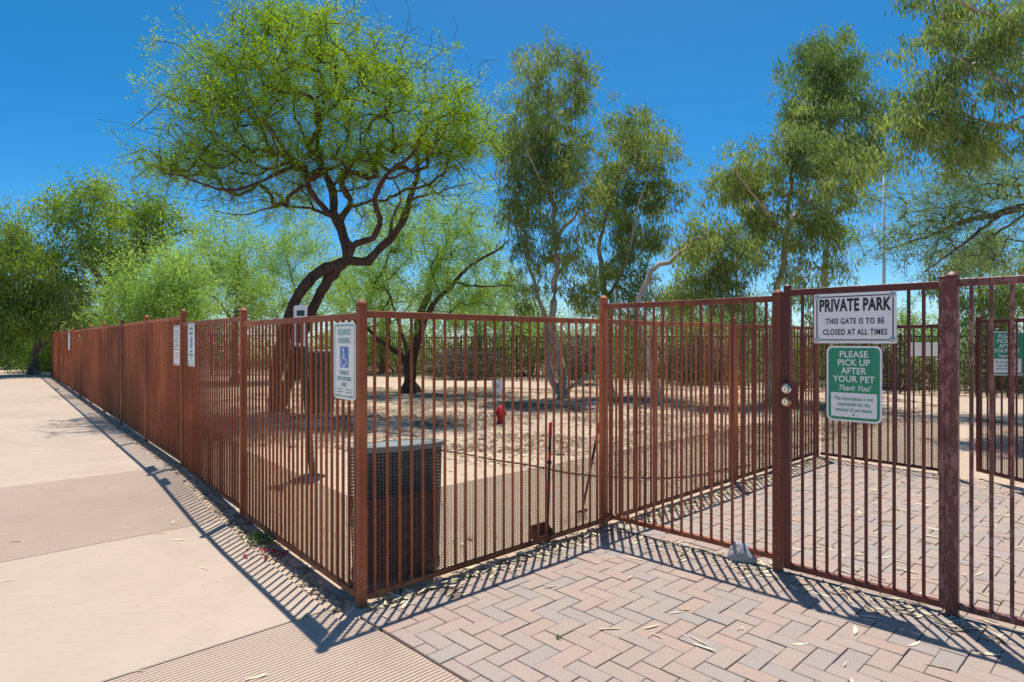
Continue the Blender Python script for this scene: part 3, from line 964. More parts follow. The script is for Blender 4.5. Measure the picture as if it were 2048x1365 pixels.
# ------------------------------------------------------------------ pet waste station
def waste_station():
    Y = 6.75
    b = at(626, 0, Y)
    root = empty('pet_waste_station', (b[0], b[1], gz(b[0], b[1]))); tag(root, 'dark green post with a white sign board and a hanging waste can inside the fence', 'waste station')
    t = at(600, 622, Y)
    mb = MB(); mb.bar((b[0], b[1], -.05), (t[0], t[1], 1.84), .055, .055, .004); mb.build('post', DKGREEN, root)
    c = at(601, 652, Y - .05)
    r2 = math.radians(-28)
    mb = MB(); plate(mb, rrect(.20, .44, .035), -.003, 0)
    ob = link('sign_board', mb.mesh('sign_board', WHITE), root, c - np.array(root.location), r2)
    mb = MB(); plate(mb, rrect(.115, .06, .006), -.0045, -.003); link('board_panel', mb.mesh('board_panel', DKGREEN), ob, (.005, 0, .135))
    mb = MB(); plate(mb, rrect(.115, .25, .006), -.0045, -.003); link('board_panel', mb.mesh('board_panel', DKGREEN), ob, (-.01, 0, -.06))
    c = at(643, 764, Y + .18)
    mb = MB(); mb.lathe([(.128, -.35), (.134, -.33), (.142, .30), (.142, .335), (.13, .34)], (0, 0, 0), 28)
    ob = link('waste_can', mb.mesh('waste_can', DKGREEN, True), root, c - np.array(root.location))
    mb = MB(); mb.lathe([(.146, .325), (.148, .345), (.12, .352)], (0, 0, 0), 28); link('can_rim', mb.mesh('can_rim', BINRIM, True), ob, (0, 0, 0))
    d_ = at(612, 722, Y - .045)
    mb = MB(); mb.box((0, 0, 0), (.03, .09, .03)); mb.box((0, .04, .0), (.26, .012, .03)); link('can_bracket', mb.mesh('can_bracket', DKGREEN), root, at(628, 735, Y) - np.array(root.location), r2)
waste_station()

# ------------------------------------------------------------------ hydrant, scoop, rake
def hydrant():
    p = gnd(1001, 848)
    root = empty('toy_hydrant', (p[0], p[1], -.01)); tag(root, 'small bright red hydrant standing on the dirt of the dog park', 'hydrant')
    mb = MB(); mb.lathe([(.085, 0), (.085, .018), (.066, .022), (.064, .13), (.072, .135), (.072, .15), (.064, .155), (.062, .235), (.082, .24), (.082, .262), (.07, .27), (.06, .30), (.035, .328), (.02, .335), (.02, .358), (.012, .362)], (0, 0, 0), 24)
    mb.build('barrel', RED, root, True, True)
    for ax, c, r_ in (('x', (.055, 0, .20), .028), ('y', (0, -.055, .195), .036)):
        mb = MB(); mb.lathe([(r_, 0), (r_, .035), (r_ * 1.2, .036), (r_ * 1.2, .052), (r_ * .5, .054)] if ax == 'x' else [(r_ * .5, -.054), (r_ * 1.2, -.052), (r_ * 1.2, -.036), (r_, -.035), (r_, 0)], (0, 0, 0), 16, ax)
        link('outlet_cap', mb.mesh('outlet_cap', RED, True), root, c)
    mb = MB(); mb.lathe([(.033, 0), (.033, -.036), (.028, -.037), (.02, -.05)], (0, 0, 0), 16, 'x'); link('outlet_cap', mb.mesh('outlet_cap', RED, True), root, (-.055, 0, .2))
    mb = MB()
    for k in range(8):
        a = k * math.pi / 4; mb.lathe([(.008, 0), (.008, .01)], (.074 * math.cos(a), .074 * math.sin(a), .018), 6)
    mb.build('base_bolts', RED, root, False, True)
hydrant()

def stake_sign():
    Y = 12.6
    p = at(994, 0, Y)
    root = empty('stake_sign', (p[0], p[1], -.02)); tag(root, 'little white plate on a thin stake behind the red hydrant', 'sign')
    mb = MB(); mb.lathe([(.008, 0), (.008, .50)], (0, 0, 0), 8); mb.build('stake', ZINC, root, True, True)
    mb = MB(); plate(mb, rrect(.21, .235, .012), -.006, -.002)
    link('plate', mb.mesh('plate', WHITE), root, (0, -.006, .60), math.radians(6))
    mb = MB()
    for (x, z) in ((-.02, .03), (.025, .0), (-.01, -.035)): plate(mb, [(x - .018, z - .012), (x + .018, z - .012), (x + .012, z + .014), (x - .014, z + .012)], -.0075, -.0055)
    link('dark_print', mb.mesh('dark_print', BLACK), root, (0, -.006, .60), math.radians(6))
stake_sign()

def banded_pole(root, a, b, bands, r=.0105):
    """one handle in separate coloured lengths"""
    a, b = np.array(a, float), np.array(b, float)
    R = np.array(root.location)
    for (t0, t1, m, k) in bands:
        mb = MB(); mb.tube([a + (b - a) * t0, a + (b - a) * (t0 + t1) / 2, a + (b - a) * t1], r * k, 10)
        mb.build('handle_grip' if m is PINKRED else 'handle', m, root, True)

def scoop():
    p = on_line(O, EA, 1096) - EC * .13
    root = empty('waste_scoop', (p[0], p[1], 0)); tag(root, 'upright pet waste scoop with red banded black handle behind the mesh', 'scoop')
    top = at(1101, 845, p[1]); bot = at(1095, 1062, p[1])
    banded_pole(root, bot, top, [(0, .36, BLACKP, .9), (.36, .44, PINKRED, 1.15), (.44, .63, BLACKP, 1.0), (.63, .72, PINKRED, 1.2), (.72, .87, BLACKP, 1.0), (.87, 1.0, PINKRED, 1.25)])
    mb = MB(); mb.box((top[0] - .01, top[1] - .01, 1.51 - (925 - 680) / F * p[1]), (.028, .03, .03), .4, .004); mb.build('clip', BLACKP, root)
    # pan: floor, back and two cheeks
    mb = MB(); rz = rz_of(EA)
    c = np.array((bot[0] - .02, bot[1], 0.0))
    ca, sa = math.cos(rz), math.sin(rz)
    def L(x, y, z): return (c[0] + x * ca - y * sa, c[1] + x * sa + y * ca, z)
    w_ = .085
    mb.add([L(-w_, -.06, .006), L(w_, -.06, .006), L(w_, .06, .010), L(-w_, .06, .010), L(-w_, .065, .10), L(w_, .065, .10), L(-w_ * .9, -.02, .05), L(w_ * .9, -.02, .05),
            L(-w_, -.06, .002), L(w_, -.06, .002), L(w_, .065, .002), L(-w_, .065, .002), L(-w_, .07, .102), L(w_, .07, .102)],
           [(0, 1, 2, 3), (3, 2, 5, 4), (0, 3, 4, 6), (1, 7, 5, 2), (8, 11, 10, 9), (11, 12, 13, 10), (4, 5, 13, 12)])
    mb.build('pan', mat_plain('pan_brown', (.05, .022, .014), .5), root)
scoop()

def rake():
    pb = at(1166, 1024, 5.12)
    pb = np.array((pb[0] - .0, 5.16, .10))
    top = at(1199, 846, 5.22)
    root = empty('hand_rake', (pb[0], pb[1], 0)); tag(root, 'small leaning rake with black and red handle by the tall fence post', 'rake')
    banded_pole(root, pb, top, [(0, .50, BLACKP, .85), (.50, .56, PINKRED, 1.05), (.56, .80, BLACKP, 1.0), (.80, 1.0, PINKRED, 1.2)])
    mb = MB(); e = np.array((EA[0], EA[1], 0))
    mb.bar(pb - e * .06, pb + e * .06, .012, .014)
    for k in range(7):
        s = -.057 + .019 * k
        mb.tube([pb + e * s, pb + e * s + np.array((-.01, -.012, -.045)), pb + e * s + np.array((.004, .004, -.088))], .003, 5)
    mb.build('rake_head', mat_plain('rake_brown', (.10, .05, .03), .6), root)
rake()

# ------------------------------------------------------------------ rock at the gate
def rock():
    p = gnd(1487, 1122)
    rg = random.Random(3)
    bm = bmesh.new(); bmesh.ops.create_icosphere(bm, subdivisions=4, radius=1)
    from mathutils import noise as mn
    for v in bm.verts:
        q = v.co.copy()
        s = 1 + .22 * mn.noise(q * 1.1 + Vector((3, 1, 7))) + .10 * mn.noise(q * 3.1) + .035 * mn.noise(q * 9)
        v.co = q * s
        zz = (v.co.z + 1) / 2
        k = 1.12 - .42 * max(0, zz) ** 1.4
        v.co.x *= .092 * k; v.co.y *= .062 * k; v.co.z *= .082 - .012 * abs(q.x)
        v.co.x += max(0, v.co.z) * -.10
        if v.co.z < -.05: v.co.z = -.05
    me = bpy.data.meshes.new('rock'); bm.to_mesh(me); bm.free()
    me.polygons.foreach_set('use_smooth', [True] * len(me.polygons)); me.materials.append(ROCK)
    o = link('rock', me, None, (p[0] - .012, p[1] - .005, .049), math.radians(-35))
    tag(o, 'rough grey rock lying against the foot of the tall panel', 'rock')
rock()

# ------------------------------------------------------------------ irrigation tube
def tube_line():
    ks = [(-.2, 6.3), (.0, 6.05)]
    pts = [gnd(x, y) for x, y in ((845, 906), (884, 912), (940, 917), (1000, 927), (1060, 935), (1120, 944), (1198, 954), (1290, 958), (1400, 950), (1500, 930))]
    P = [np.array((p[0], p[1], gz(p[0], p[1]) + .004)) for p in pts]
    Q = cat(P, .08)
    Q[:, 2] += .006 * np.sin(np.arange(len(Q)) * .35)
    mb = MB(); mb.tube(Q, .011, 6)
    tag(mb.build('irrigation_tube', PIPE, None, True), 'thin brown irrigation tube lying across the dirt inside the fence', 'tube')

def cat(P, step):
    """Catmull-Rom through P, resampled"""
    P = np.array(P, float)
    if len(P) == 2:
        n = max(2, int(np.linalg.norm(P[1] - P[0]) / step) + 1)
        return P[0] + (P[1] - P[0]) * np.linspace(0, 1, n)[:, None]
    E = np.vstack([2 * P[0] - P[1], P, 2 * P[-1] - P[-2]])
    out = []
    for i in range(1, len(E) - 2):
        p0, p1, p2, p3 = E[i - 1:i + 3]
        n = max(2, int(np.linalg.norm(p2 - p1) / step) + 1)
        t = np.linspace(0, 1, n, endpoint=False)[:, None]
        out.append(.5 * (2 * p1 + (p2 - p0) * t + (2 * p0 - 5 * p1 + 4 * p2 - p3) * t ** 2 + (3 * p1 - p0 - 3 * p2 + p3) * t ** 3))
    out.append(P[-1:])
    return np.vstack(out)
tube_line()

# ------------------------------------------------------------------ light pole far off
def light_pole():
    b = at(1768, 0, 48.0)
    root = empty('light_pole', (b[0], b[1], -.05)); tag(root, 'tall thin grey pole rising far behind the private park sign', 'pole')
    mb = MB(); mb.lathe([(.14, 0), (.12, 6), (.075, 15.1)], (0, 0, 0), 10); mb.build('pole', POLE, root, True, True)
    mb = MB(); mb.tube([(0, 0, 10.1), (-.35, 0, 10.5), (-.68, 0, 10.6), (-.70, 0, 9.7)], .035, 6); mb.build('side_arm', POLE, root, True, True)
light_pole()

# ------------------------------------------------------------------ leaves
def leaves_np(P, D, L, Wd, rng, tintv):
    """one rhombic blade per row: P base, D unit direction"""
    n = len(P)
    N = rng.normal(size=(n, 3))
    Sd = np.cross(D, N); Sd /= (np.linalg.norm(Sd, axis=1, keepdims=True) + 1e-9)
    L = np.asarray(L)[:, None]; Wd = np.asarray(Wd)[:, None]
    a = P; t = P + D * L; m = P + D * L * .42
    Vv = np.stack([a, m + Sd * Wd / 2, t, m - Sd * Wd / 2], 1).reshape(-1, 3)
    Fq = np.arange(4 * n, dtype=np.int32).reshape(-1, 4)
    return Vv, Fq, np.repeat(tintv, 4)

class Tree:
    def __init__(s, name, label, cat_='tree', seed=1, group=None):
        s.name, s.label, s.cat, s.group = name, label, cat_, group
        s.rng = np.random.default_rng(seed)
        s.P = np.zeros((60000, 3)); s.par = np.full(60000, -1, int); s.rm = np.zeros(60000); s.D = np.zeros((60000, 3)); s.n = 0
        s.tips = []
    def node(s, p, par, r=0.0):
        i = s.n; s.P[i] = p; s.par[i] = par; s.rm[i] = r
        if par >= 0:
            dv = p - s.P[par]; s.D[i] = dv / (np.linalg.norm(dv) + 1e-9)
        s.n += 1
        return i
    def limb(s, pts, r0, r1, step=.20, wob=.012):
        Q = cat(pts, step); k = len(Q)
        Q = Q + s.rng.normal(size=Q.shape) * wob
        R = np.linspace(r0, r1, k)
        if s.n == 0:
            R[0] *= 1.7; R[1] *= 1.35; R[2] *= 1.12; last = s.node(Q[0], -1, R[0]); s.base = Q[0].copy()
        else:
            dd = np.linalg.norm(s.P[:s.n] - Q[0], axis=1); last = int(np.argmin(dd))
            if dd[last] > .12: last = s.node(Q[0], last, R[0])
        for q, r in zip(Q[1:], R[1:]): last = s.node(q, last, r)
        return last
    def grow(s, T, centre, step=.32, wob=.04, out=.8, droop=0.0, skip=0):
        T = T[np.argsort(np.linalg.norm(T - centre, axis=1))]
        for t in T:
            P = s.P[skip:s.n]
            dv = t - P; d_ = np.linalg.norm(dv, axis=1) + 1e-6
            od = t - centre; od = od / (np.linalg.norm(od) + 1e-6)
            c = d_ * (1 + out * np.maximum(0, -(dv @ od) / d_) + .35 * np.maximum(0, 1 - np.einsum('ij,ij->i', dv, s.D[skip:s.n]) / d_))
            i = int(np.argmin(c)) + skip
            p = s.P[i]; L = d_[i - skip]
            c1 = p + s.D[i] * L * .24 + np.array((0, 0, droop * L))
            k = max(2, int(L / step) + 1)
            last = i
            for q in range(1, k + 1):
                u = q / k
                x = (1 - u) ** 2 * p + 2 * u * (1 - u) * c1 + u * u * t
                if q < k: x = x + s.rng.normal(size=3) * wob
                last = s.node(x, last)
            s.tips.append(last)
    def finish(s, bark, leafm, mode, nleaf, L, Wd, tip_r=.0045, expo=2.35, spread=.2, maxr=None, barks=None, twig=True):
        n = s.n
        R = np.zeros(n); acc = np.zeros(n)
        par = s.par[:n]
        kids = [[] for _ in range(n)]
        for i in range(n - 1, -1, -1):
            r = acc[i] ** (1 / expo) if acc[i] > 0 else tip_r
            if s.rm[i] > 0: r = max(s.rm[i], min(r, s.rm[i] * 1.15))
            R[i] = r
            if par[i] >= 0: acc[par[i]] += r ** expo; kids[par[i]].append(i)
        Vs, F_, c = [], [], 0
        starts = [i for i in range(n) if par[i] < 0]
        stack = [(None, i) for i in starts]
        while stack:
            p, i = stack.pop()
            ch = [i]
            while kids[ch[-1]]:
                ks = sorted(kids[ch[-1]], key=lambda q: -R[q])
                for q in ks[1:]: stack.append((ch[-1], q))
                ch.append(ks[0])
            Pc = s.P[ch]; Rc = R[ch]
            if p is not None:
                Pc = np.vstack([s.P[p][None], Pc]); Rc = np.concatenate([[min(Rc[0] * 1.15, R[p])], Rc])
            if len(Pc) < 2: continue
            m = 16 if Rc[0] > .05 else (5 if Rc[0] > .014 else 3)
            if Rc[0] > .05: Rc = Rc * (1 + s.rng.normal(size=len(Rc)) * .075)
            v, f = tube_np(Pc, Rc, m)
            if m == 16:
                kk = len(Pc); v = v.reshape(kk, m, 3)
                rd = s.rng.normal(size=m) * .085
                rg_ = np.stack([np.interp((np.arange(m) + .22 * i) % m, np.arange(m + 1), np.append(rd, rd[0])) for i in range(kk)]) + s.rng.normal(size=(kk, m)) * .035
                v = (Pc[:, None, :] + (v - Pc[:, None, :]) * (1 + rg_[:, :, None])).reshape(-1, 3)
            Vs.append(v); F_.append(f + c); c += len(v)
        root = empty(s.name, (s.base[0], s.base[1], s.base[2])); tag(root, s.label, s.cat, s.group)
        off = np.array(root.location)
        link('trunk', mesh_np('trunk', np.concatenate(Vs) - off, np.concatenate(F_), bark, True), root)
        # foliage
        tips = np.array(s.tips)
        rng = s.rng
        tp = s.P[tips]; td = s.D[tips]
        cl = np.clip(.5 + .5 * np.sin(tp[:, 0] * 1.7 + 2.0 * np.sin(tp[:, 2] * 1.3)) * np.cos(tp[:, 1] * 1.1 + tp[:, 2] * 1.9), 0, 1)
        idx = np.repeat(np.arange(len(tips)), nleaf); m = len(idx)
        if mode == 'feather':
            P = tp[idx] - td[idx] * rng.uniform(-.10, .55, (m, 1)) + rng.normal(size=(m, 3)) * spread * rng.uniform(.25, 1, (m, 1))
            D = td[idx] * .55 + rng.normal(size=(m, 3)) * .6 + np.array((0, 0, .08))
        elif mode == 'hang':
            dn = np.array((0.10, 0, -1.0))
            P = tp[idx] + rng.normal(size=(m, 3)) * spread * np.array((1, 1, .8)) - np.array((0, 0, 1)) * rng.uniform(-.12, .45, (m, 1)) * spread * 2.2
            D = dn + rng.normal(size=(m, 3)) * .38
        elif mode == 'dense':
            P = tp[idx] + rng.normal(size=(m, 3)) * spread
            D = rng.normal(size=(m, 3)) * .7 + np.array((0, 0, .05)) + td[idx] * .5
        D /= (np.linalg.norm(D, axis=1, keepdims=True) + 1e-9)
        ti = np.clip(.5 * cl[idx] + .5 * rng.uniform(0, 1, m), 0, 1)
        v, f, t = leaves_np(P, D, L * rng.uniform(.65, 1.25, m), Wd * rng.uniform(.7, 1.25, m), rng, ti)
        link('crown', mesh_np('crown', v - off, f, leafm, False, t), root)
        return root

def clumps(rng, ells, depth, per=6, sig=.30, flat=1.0, deep=1.0):
    """attraction points in clumps inside ellipsoids: (px, py, rx, ry, n clumps[, depth offset, depth radius])"""
    out = []
    for e in ells:
        px, py, rx, ry, n = e[:5]
        dof = e[5] if len(e) > 5 else 0.0
        dd = depth + dof
        c = at(px, py, dd)
        R = np.array((rx / F * dd, e[6] if len(e) > 6 else min(3.4, (rx + ry) / 2 / F * dd * 1.5) * deep, ry / F * dd))
        q = rng.normal(size=(n, 3)); q /= np.linalg.norm(q, axis=1, keepdims=True)
        q *= rng.uniform(0, 1, (n, 1)) ** (1 / 2.7)
        cc = c + q * R
        k = np.repeat(cc, per, axis=0)
        out.append(k + rng.normal(size=k.shape) * np.array((1, 1, flat)) * sig)
    return np.concatenate(out)

def AT(depth, *pts):
    """polyline from (px, py[, depth offset])"""
    return [at(p[0], p[1], depth + (p[2] if len(p) > 2 else 0.0)) for p in pts]

# 1. the big leaning mesquite
def main_mesquite():
    D_ = 12.6
    t = Tree('mesquite_tree', 'large leaning mesquite with twisted double trunk rising above the rusty fence', seed=3)
    t.limb(AT(D_, (556, 836), (552, 760), (563, 690), (582, 628), (605, 577), (638, 546), (671, 531), (694, 519)), 0.135, 0.096)
    t.limb(AT(D_, (556, 834, .05), (585, 740, .12), (605, 670, .15), (624, 624, .15), (643, 581, .12), (666, 549, .08), (692, 520)), 0.10, 0.085)
    t.limb(AT(D_, (694, 519), (692, 488, .1), (678, 450, .2), (668, 422, .25), (666, 389, .3), (647, 342, .4), (633, 319, .5), (636, 270, .6), (630, 210, .7)), 0.101, 0.028)
    t.limb(AT(D_, (671, 431, .2), (643, 413, 0), (619, 375, -.2), (605, 328, -.5), (577, 310, -.7), (554, 277, -.9), (520, 230, -1.0)), 0.062, 0.020)
    t.limb(AT(D_, (605, 328, -.5), (572, 338, -.7), (530, 361, -.9), (483, 377, -1.0), (436, 380, -1.1), (394, 362, -1.2), (330, 345, -1.2)), 0.040, 0.010)
    t.limb(AT(D_, (663, 434, .2), (619, 417, .5), (568, 413, .8), (511, 424, 1.0), (474, 431, 1.1), (430, 422, 1.2)), 0.035, 0.008)
    t.limb(AT(D_, (660, 380, .3), (690, 340, .9), (720, 300, 1.3), (740, 240, 1.6)), 0.044, 0.016)
    t.limb(AT(D_, (694, 519), (713, 485, -.2), (746, 478, -.3), (760, 436, -.4), (750, 403, -.5), (765, 361, -.7), (793, 333, -.9), (821, 312, -1.1), (850, 260, -1.3)), 0.075, 0.020)
    t.limb(AT(D_, (694, 519), (736, 521, .2), (765, 492, .3), (793, 464, .4), (816, 417, .5), (821, 389, .6), (835, 356, .8), (835, 315, 1.0), (850, 250, 1.2)), 0.097, 0.024)
    t.limb(AT(D_, (826, 399, .6), (863, 389, .9), (901, 375, 1.2), (947, 368, 1.5)), 0.031, 0.008)
    t.limb(AT(D_, (779, 474, .3), (788, 427, .7), (802, 399, 1.0), (788, 356, 1.3)), 0.044, 0.016)
    t.limb(AT(D_, (835, 323, .9), (886, 305, 1.0), (955, 284, 1.0)), 0.035, 0.008)
    t.limb(AT(D_, (765, 361, -.7), (800, 350, -1.2), (850, 320, -1.6), (890, 260, -1.8)), 0.026, 0.010)
    E = [(560, 120, 130, 85, 22), (640, 170, 150, 100, 30), (455, 190, 100, 75, 18), (700, 235, 150, 90, 26), (850, 230, 95, 110, 24), (905, 235, 55, 90, 12),
         (520, 265, 140, 60, 20), (395, 318, 95, 42, 14), (330, 330, 55, 26, 6), (490, 385, 110, 30, 10), (610, 65, 95, 50, 12), (780, 150, 85, 55, 12), (885, 330, 75, 45, 10),
         (690, 320, 120, 50, 14), (765, 395, 60, 50, 4), (390, 240, 70, 60, 9), (690, 100, 80, 60, 11), (520, 60, 60, 40, 5), (440, 120, 50, 45, 5), (545, 330, 90, 40, 9), (350, 190, 40, 25, 3), (940, 290, 30, 50, 4)]
    T = clumps(t.rng, E, D_, 12, .33, .5, 1.25)
    t.grow(T, at(680, 430, D_), step=.28, wob=.016, out=1.15, droop=.04)
    k = len(t.tips)                                  # bare twigs at the lower edges
    T = clumps(t.rng, [(380, 345, 120, 32, 12), (500, 400, 130, 34, 13), (905, 380, 75, 45, 10), (960, 290, 45, 45, 7), (765, 405, 65, 50, 8), (620, 350, 110, 50, 10), (330, 250, 60, 60, 6), (640, 60, 120, 50, 8), (870, 150, 90, 50, 7)], D_, 6, .4, .5)
    t.grow(T, at(680, 430, D_), step=.26, wob=.035, out=1.1)
    del t.tips[k:]
    t.finish(B_MESQ, L_MESQ, 'feather', 42, .08, .0155, .0042, 2.2, .085)
main_mesquite()

# 2. second mesquite deeper in the park
def second_mesquite():
    D_ = 18.0
    t = Tree('mesquite_tree', 'smaller dark stemmed mesquite forking low behind the front fence', seed=8)
    t.limb(AT(D_, (822, 786), (819, 755), (819, 733), (828, 700), (835, 680), (842, 628, .3), (856, 590, .5), (863, 553, .7), (886, 506, .9), (900, 470, 1.1)), .17, .04)
    t.limb(AT(D_, (828, 715), (840, 670, -.3), (861, 619, -.6), (910, 563, -.9), (952, 525, -1.1), (1000, 497, -1.3)), .10, .03)
    t.limb(AT(D_, (819, 735), (803, 711, -.3), (786, 700, -.5), (756, 681, -.8), (735, 656, -1.0), (715, 640, -1.2)), .09, .03)
    t.limb(AT(D_, (820, 725), (812, 690, .3), (795, 640, .7), (780, 590, 1.0), (770, 540, 1.2)), .07, .02)
    t.limb(AT(D_, (910, 563, -.9), (960, 575, -1.2), (1020, 570, -1.4)), .04, .012)
    E = [(860, 465, 100, 60, 22), (950, 460, 75, 55, 15), (780, 530, 80, 60, 14), (905, 550, 120, 55, 18), (1000, 555, 55, 55, 9), (715, 600, 60, 40, 8), (760, 460, 60, 45, 9), (850, 600, 110, 35, 8), (690, 530, 60, 50, 8), (990, 620, 50, 30, 6), (930, 400, 50, 30, 4)]
    T = clumps(t.rng, E, D_, 6, .36)
    t.grow(T, at(830, 700, D_), step=.35, wob=.05, droop=.08)
    t.finish(B_MESQ, L_PALO, 'feather', 75, .10, .020, .005, 2.3, .17)
second_mesquite()

# 3. pale green palo verdes beyond the left fence
PALO_G = 'pale green trees behind the long fence'
def palo(base, D_, E, label, seed, leaf=L_PALO, n=70, per=6, bark=B_PALO, name='palo_verde_tree', spread=.22, sig=.42, L=.12, Wd=.024):
    t = Tree(name, label, seed=seed)
    bx, by = base
    cx = sum(e[0] * e[4] for e in E) / sum(e[4] for e in E); cy = sum(e[1] * e[4] for e in E) / sum(e[4] for e in E)
    f = (by * .45 + cy * .55)
    t.limb(AT(D_, (bx, by), (bx + (cx - bx) * .2, (by + f) / 2), (bx + (cx - bx) * .4, f)), .13, .09)
    for k in range(4):
        a = t.rng.uniform(-1, 1); e = E[int(t.rng.integers(len(E)))]
        t.limb(AT(D_, (bx + (cx - bx) * .4, f), ((bx + e[0]) / 2, (f + e[1]) / 2 - 8, a * .6), (e[0], e[1], a * 1.2)), .06, .02)
    T = clumps(t.rng, E, D_, per, sig)
    t.grow(T, at(bx + (cx - bx) * .4, f, D_), step=.4, wob=.06, droop=.1)
    return t.finish(bark, leaf, 'feather', n, L, Wd, .005, 2.3, spread)
palo((330, 790), 17.0, [(325, 575, 85, 45, 22), (290, 620, 75, 35, 16), (380, 615, 70, 40, 14), (285, 640, 45, 22, 9), (350, 540, 55, 30, 8)], 'low spreading pale green tree just behind the middle of the long fence', 21)
palo((470, 770), 22.0, [(440, 525, 75, 55, 20), (480, 500, 70, 50, 16), (410, 580, 60, 50, 12), (490, 590, 80, 45, 16), (540, 620, 60, 35, 8)], 'taller pale green feathery tree behind the two parking signs', 22)
palo((600, 770), 24.0, [(575, 520, 65, 55, 17), (610, 470, 55, 45, 10), (560, 590, 70, 45, 14), (650, 560, 55, 60, 12), (640, 630, 60, 35, 8)], 'airy pale green tree behind the double trunk of the leaning mesquite', 23)

palo((765, 758), 29.0, [(760, 560, 70, 50, 14), (720, 600, 60, 40, 10), (800, 610, 60, 40, 10), (770, 640, 80, 30, 10)], 'pale green tree beyond the far fence left of the forking mesquite trunk', 24)
palo((960, 758), 28.0, [(960, 560, 70, 50, 13), (1000, 610, 60, 40, 10), (910, 620, 60, 35, 9), (960, 645, 80, 28, 10)], 'pale green tree beyond the far fence right of the forking mesquite trunk', 25)
palo((1060, 765), 27.0, [(1050, 600, 45, 45, 8), (1090, 640, 60, 30, 9), (1020, 645, 50, 28, 7)], 'small pale green tree beyond the far fence behind the pale eucalyptus trunk', 26)
palo((1400, 765), 26.0, [(1400, 625, 60, 40, 10), (1340, 645, 60, 30, 9), (1470, 640, 55, 34, 9)], 'green tree low beyond the far fence behind the bare curved limb', 27, L_EUC)

# 4. trees at the far left
def broad(base, D_, limbs, E, label, seed, leaf, bark, mode='dense', n=60, L=.17, Wd=.05, spread=.20, per=9, sig=.34, name='broadleaf_tree', r0=.16, droop=.1):
    t = Tree(name, label, seed=seed)
    for k, (pts, a, b) in enumerate(limbs): t.limb(AT(D_, *pts), a, b, .3, .02)
    E = [(e[0], e[1], e[2], e[3], max(2, int(e[4] * .6)), *e[5:]) for e in E]
    T = clumps(t.rng, E, D_, per, sig)
    c = limbs[0][0][-1]
    t.grow(T, at(c[0], c[1], D_), step=.4, wob=.06, droop=droop)
    return t.finish(bark, leaf, mode, n, L, Wd, .006, 2.3, spread)
broad((218, 752), 27.0, [([(216, 757), (217, 700), (215, 645), (219, 585)], .20, .15), ([(219, 585), (200, 555, -.3), (178, 528, -.6), (160, 480, -.8)], .12, .05),
                        ([(219, 585), (235, 545, .4), (260, 490, .8), (290, 440, 1.0)], .12, .05), ([(219, 575), (220, 500, .6), (215, 430, .9)], .08, .04)],
      [(235, 435, 95, 55, 34), (150, 450, 50, 55, 15), (318, 450, 55, 45, 15), (205, 515, 100, 55, 28), (300, 510, 65, 38, 14), (125, 520, 45, 60, 12), (200, 398, 45, 22, 6), (362, 450, 20, 22, 4), (160, 580, 30, 45, 9, 2.0), (268, 575, 26, 36, 7, 1.5), (210, 600, 60, 45, 10, 4.5), (120, 420, 22, 25, 4)],
      'large dense round green tree with a forked pale trunk past the long fence', 31, L_BROAD, B_PALO, n=40)
broad((-60, 760), 24.0, [([(-90, 765), (-85, 690), (-70, 600)], .2, .14), ([(-70, 600), (-20, 540), (30, 480)], .1, .04), ([(-70, 610), (0, 600), (60, 560)], .09, .04)],
      [(20, 475, 55, 45, 14), (60, 520, 60, 50, 14), (10, 560, 60, 70, 22), (40, 620, 45, 40, 10), (-10, 640, 50, 50, 12), (5, 690, 30, 45, 6)],
      'bright green tree hanging in from beyond the left end of the walk', 32, L_BROAD, B_DARK, mode='hang', n=56, L=.16, Wd=.04)
broad((70, 752), 25.5, [([(68, 755), (72, 715), (76, 680), (83, 640), (88, 600)], .17, .10), ([(77, 700), (90, 688), (105, 672, -.4), (130, 640, -.8)], .09, .04), ([(85, 620), (60, 590, .5), (40, 570, .8)], .06, .03)],
      [(85, 575, 65, 35, 18), (45, 590, 45, 32, 10), (130, 600, 50, 40, 12), (100, 620, 70, 25, 10), (165, 640, 35, 35, 6)],
      'slim eucalyptus with dark lower trunk beside the end of the walk', 33, L_EUC, mat_bark('two_tone_bark', (.20, .15, .12), (.42, .34, .27), (.10, .075, .06)), mode='hang', n=52, L=.17, Wd=.03, name='eucalyptus_tree')
def shrub(px, py, rx, ry, D_, label, seed, leaf=L_BROAD, n=22, L=.13, Wd=.045, mode='dense', name='shrub', spread=.22, nl=55):
    t = Tree(name, label, 'shrub', seed=seed)
    g = HZ + CH * F / D_
    for k in range(4): t.limb(AT(D_, (px + (k - 1.5) * rx * .12, g), (px + (k - 1.5) * rx * .35, (g + py) / 2, .2 * (k - 1.5)), (px + (k - 1.5) * rx * .5, py, .4 * (k - 1.5))), .035, .012, .3)
    T = clumps(t.rng, [(px, py, rx, ry, n), (px, (py + g) / 2, rx * .9, (g - py) / 2, n)], D_, 5, .3)
    T = T[T[:, 2] > .05]
    t.grow(T, at(px, g, D_), step=.35, wob=.05, droop=.1)
    return t.finish(B_DARK, leaf, mode, nl, L, Wd, .004, 2.3, spread)
shrub(112, 690, 60, 50, 28.5, 'leafy green bush behind the slim trunk at the far fence end', 41, L_BROAD, 30)
shrub(52, 680, 40, 45, 31.0, 'shaded bush left of the slim trunk where the path ends', 42, L_EUCD, 22)
shrub(-10, 665, 50, 60, 33.0, 'dark bush at the shaded end of the dirt path', 43, L_EUCD, 26)
shrub(160, 665, 45, 45, 31.0, 'green bush showing over the far bays of the long fence', 44, L_BROAD, 26)
shrub(260, 670, 50, 40, 34.0, 'pale bush low behind the forked pale trunk', 45, L_PALO, 18)

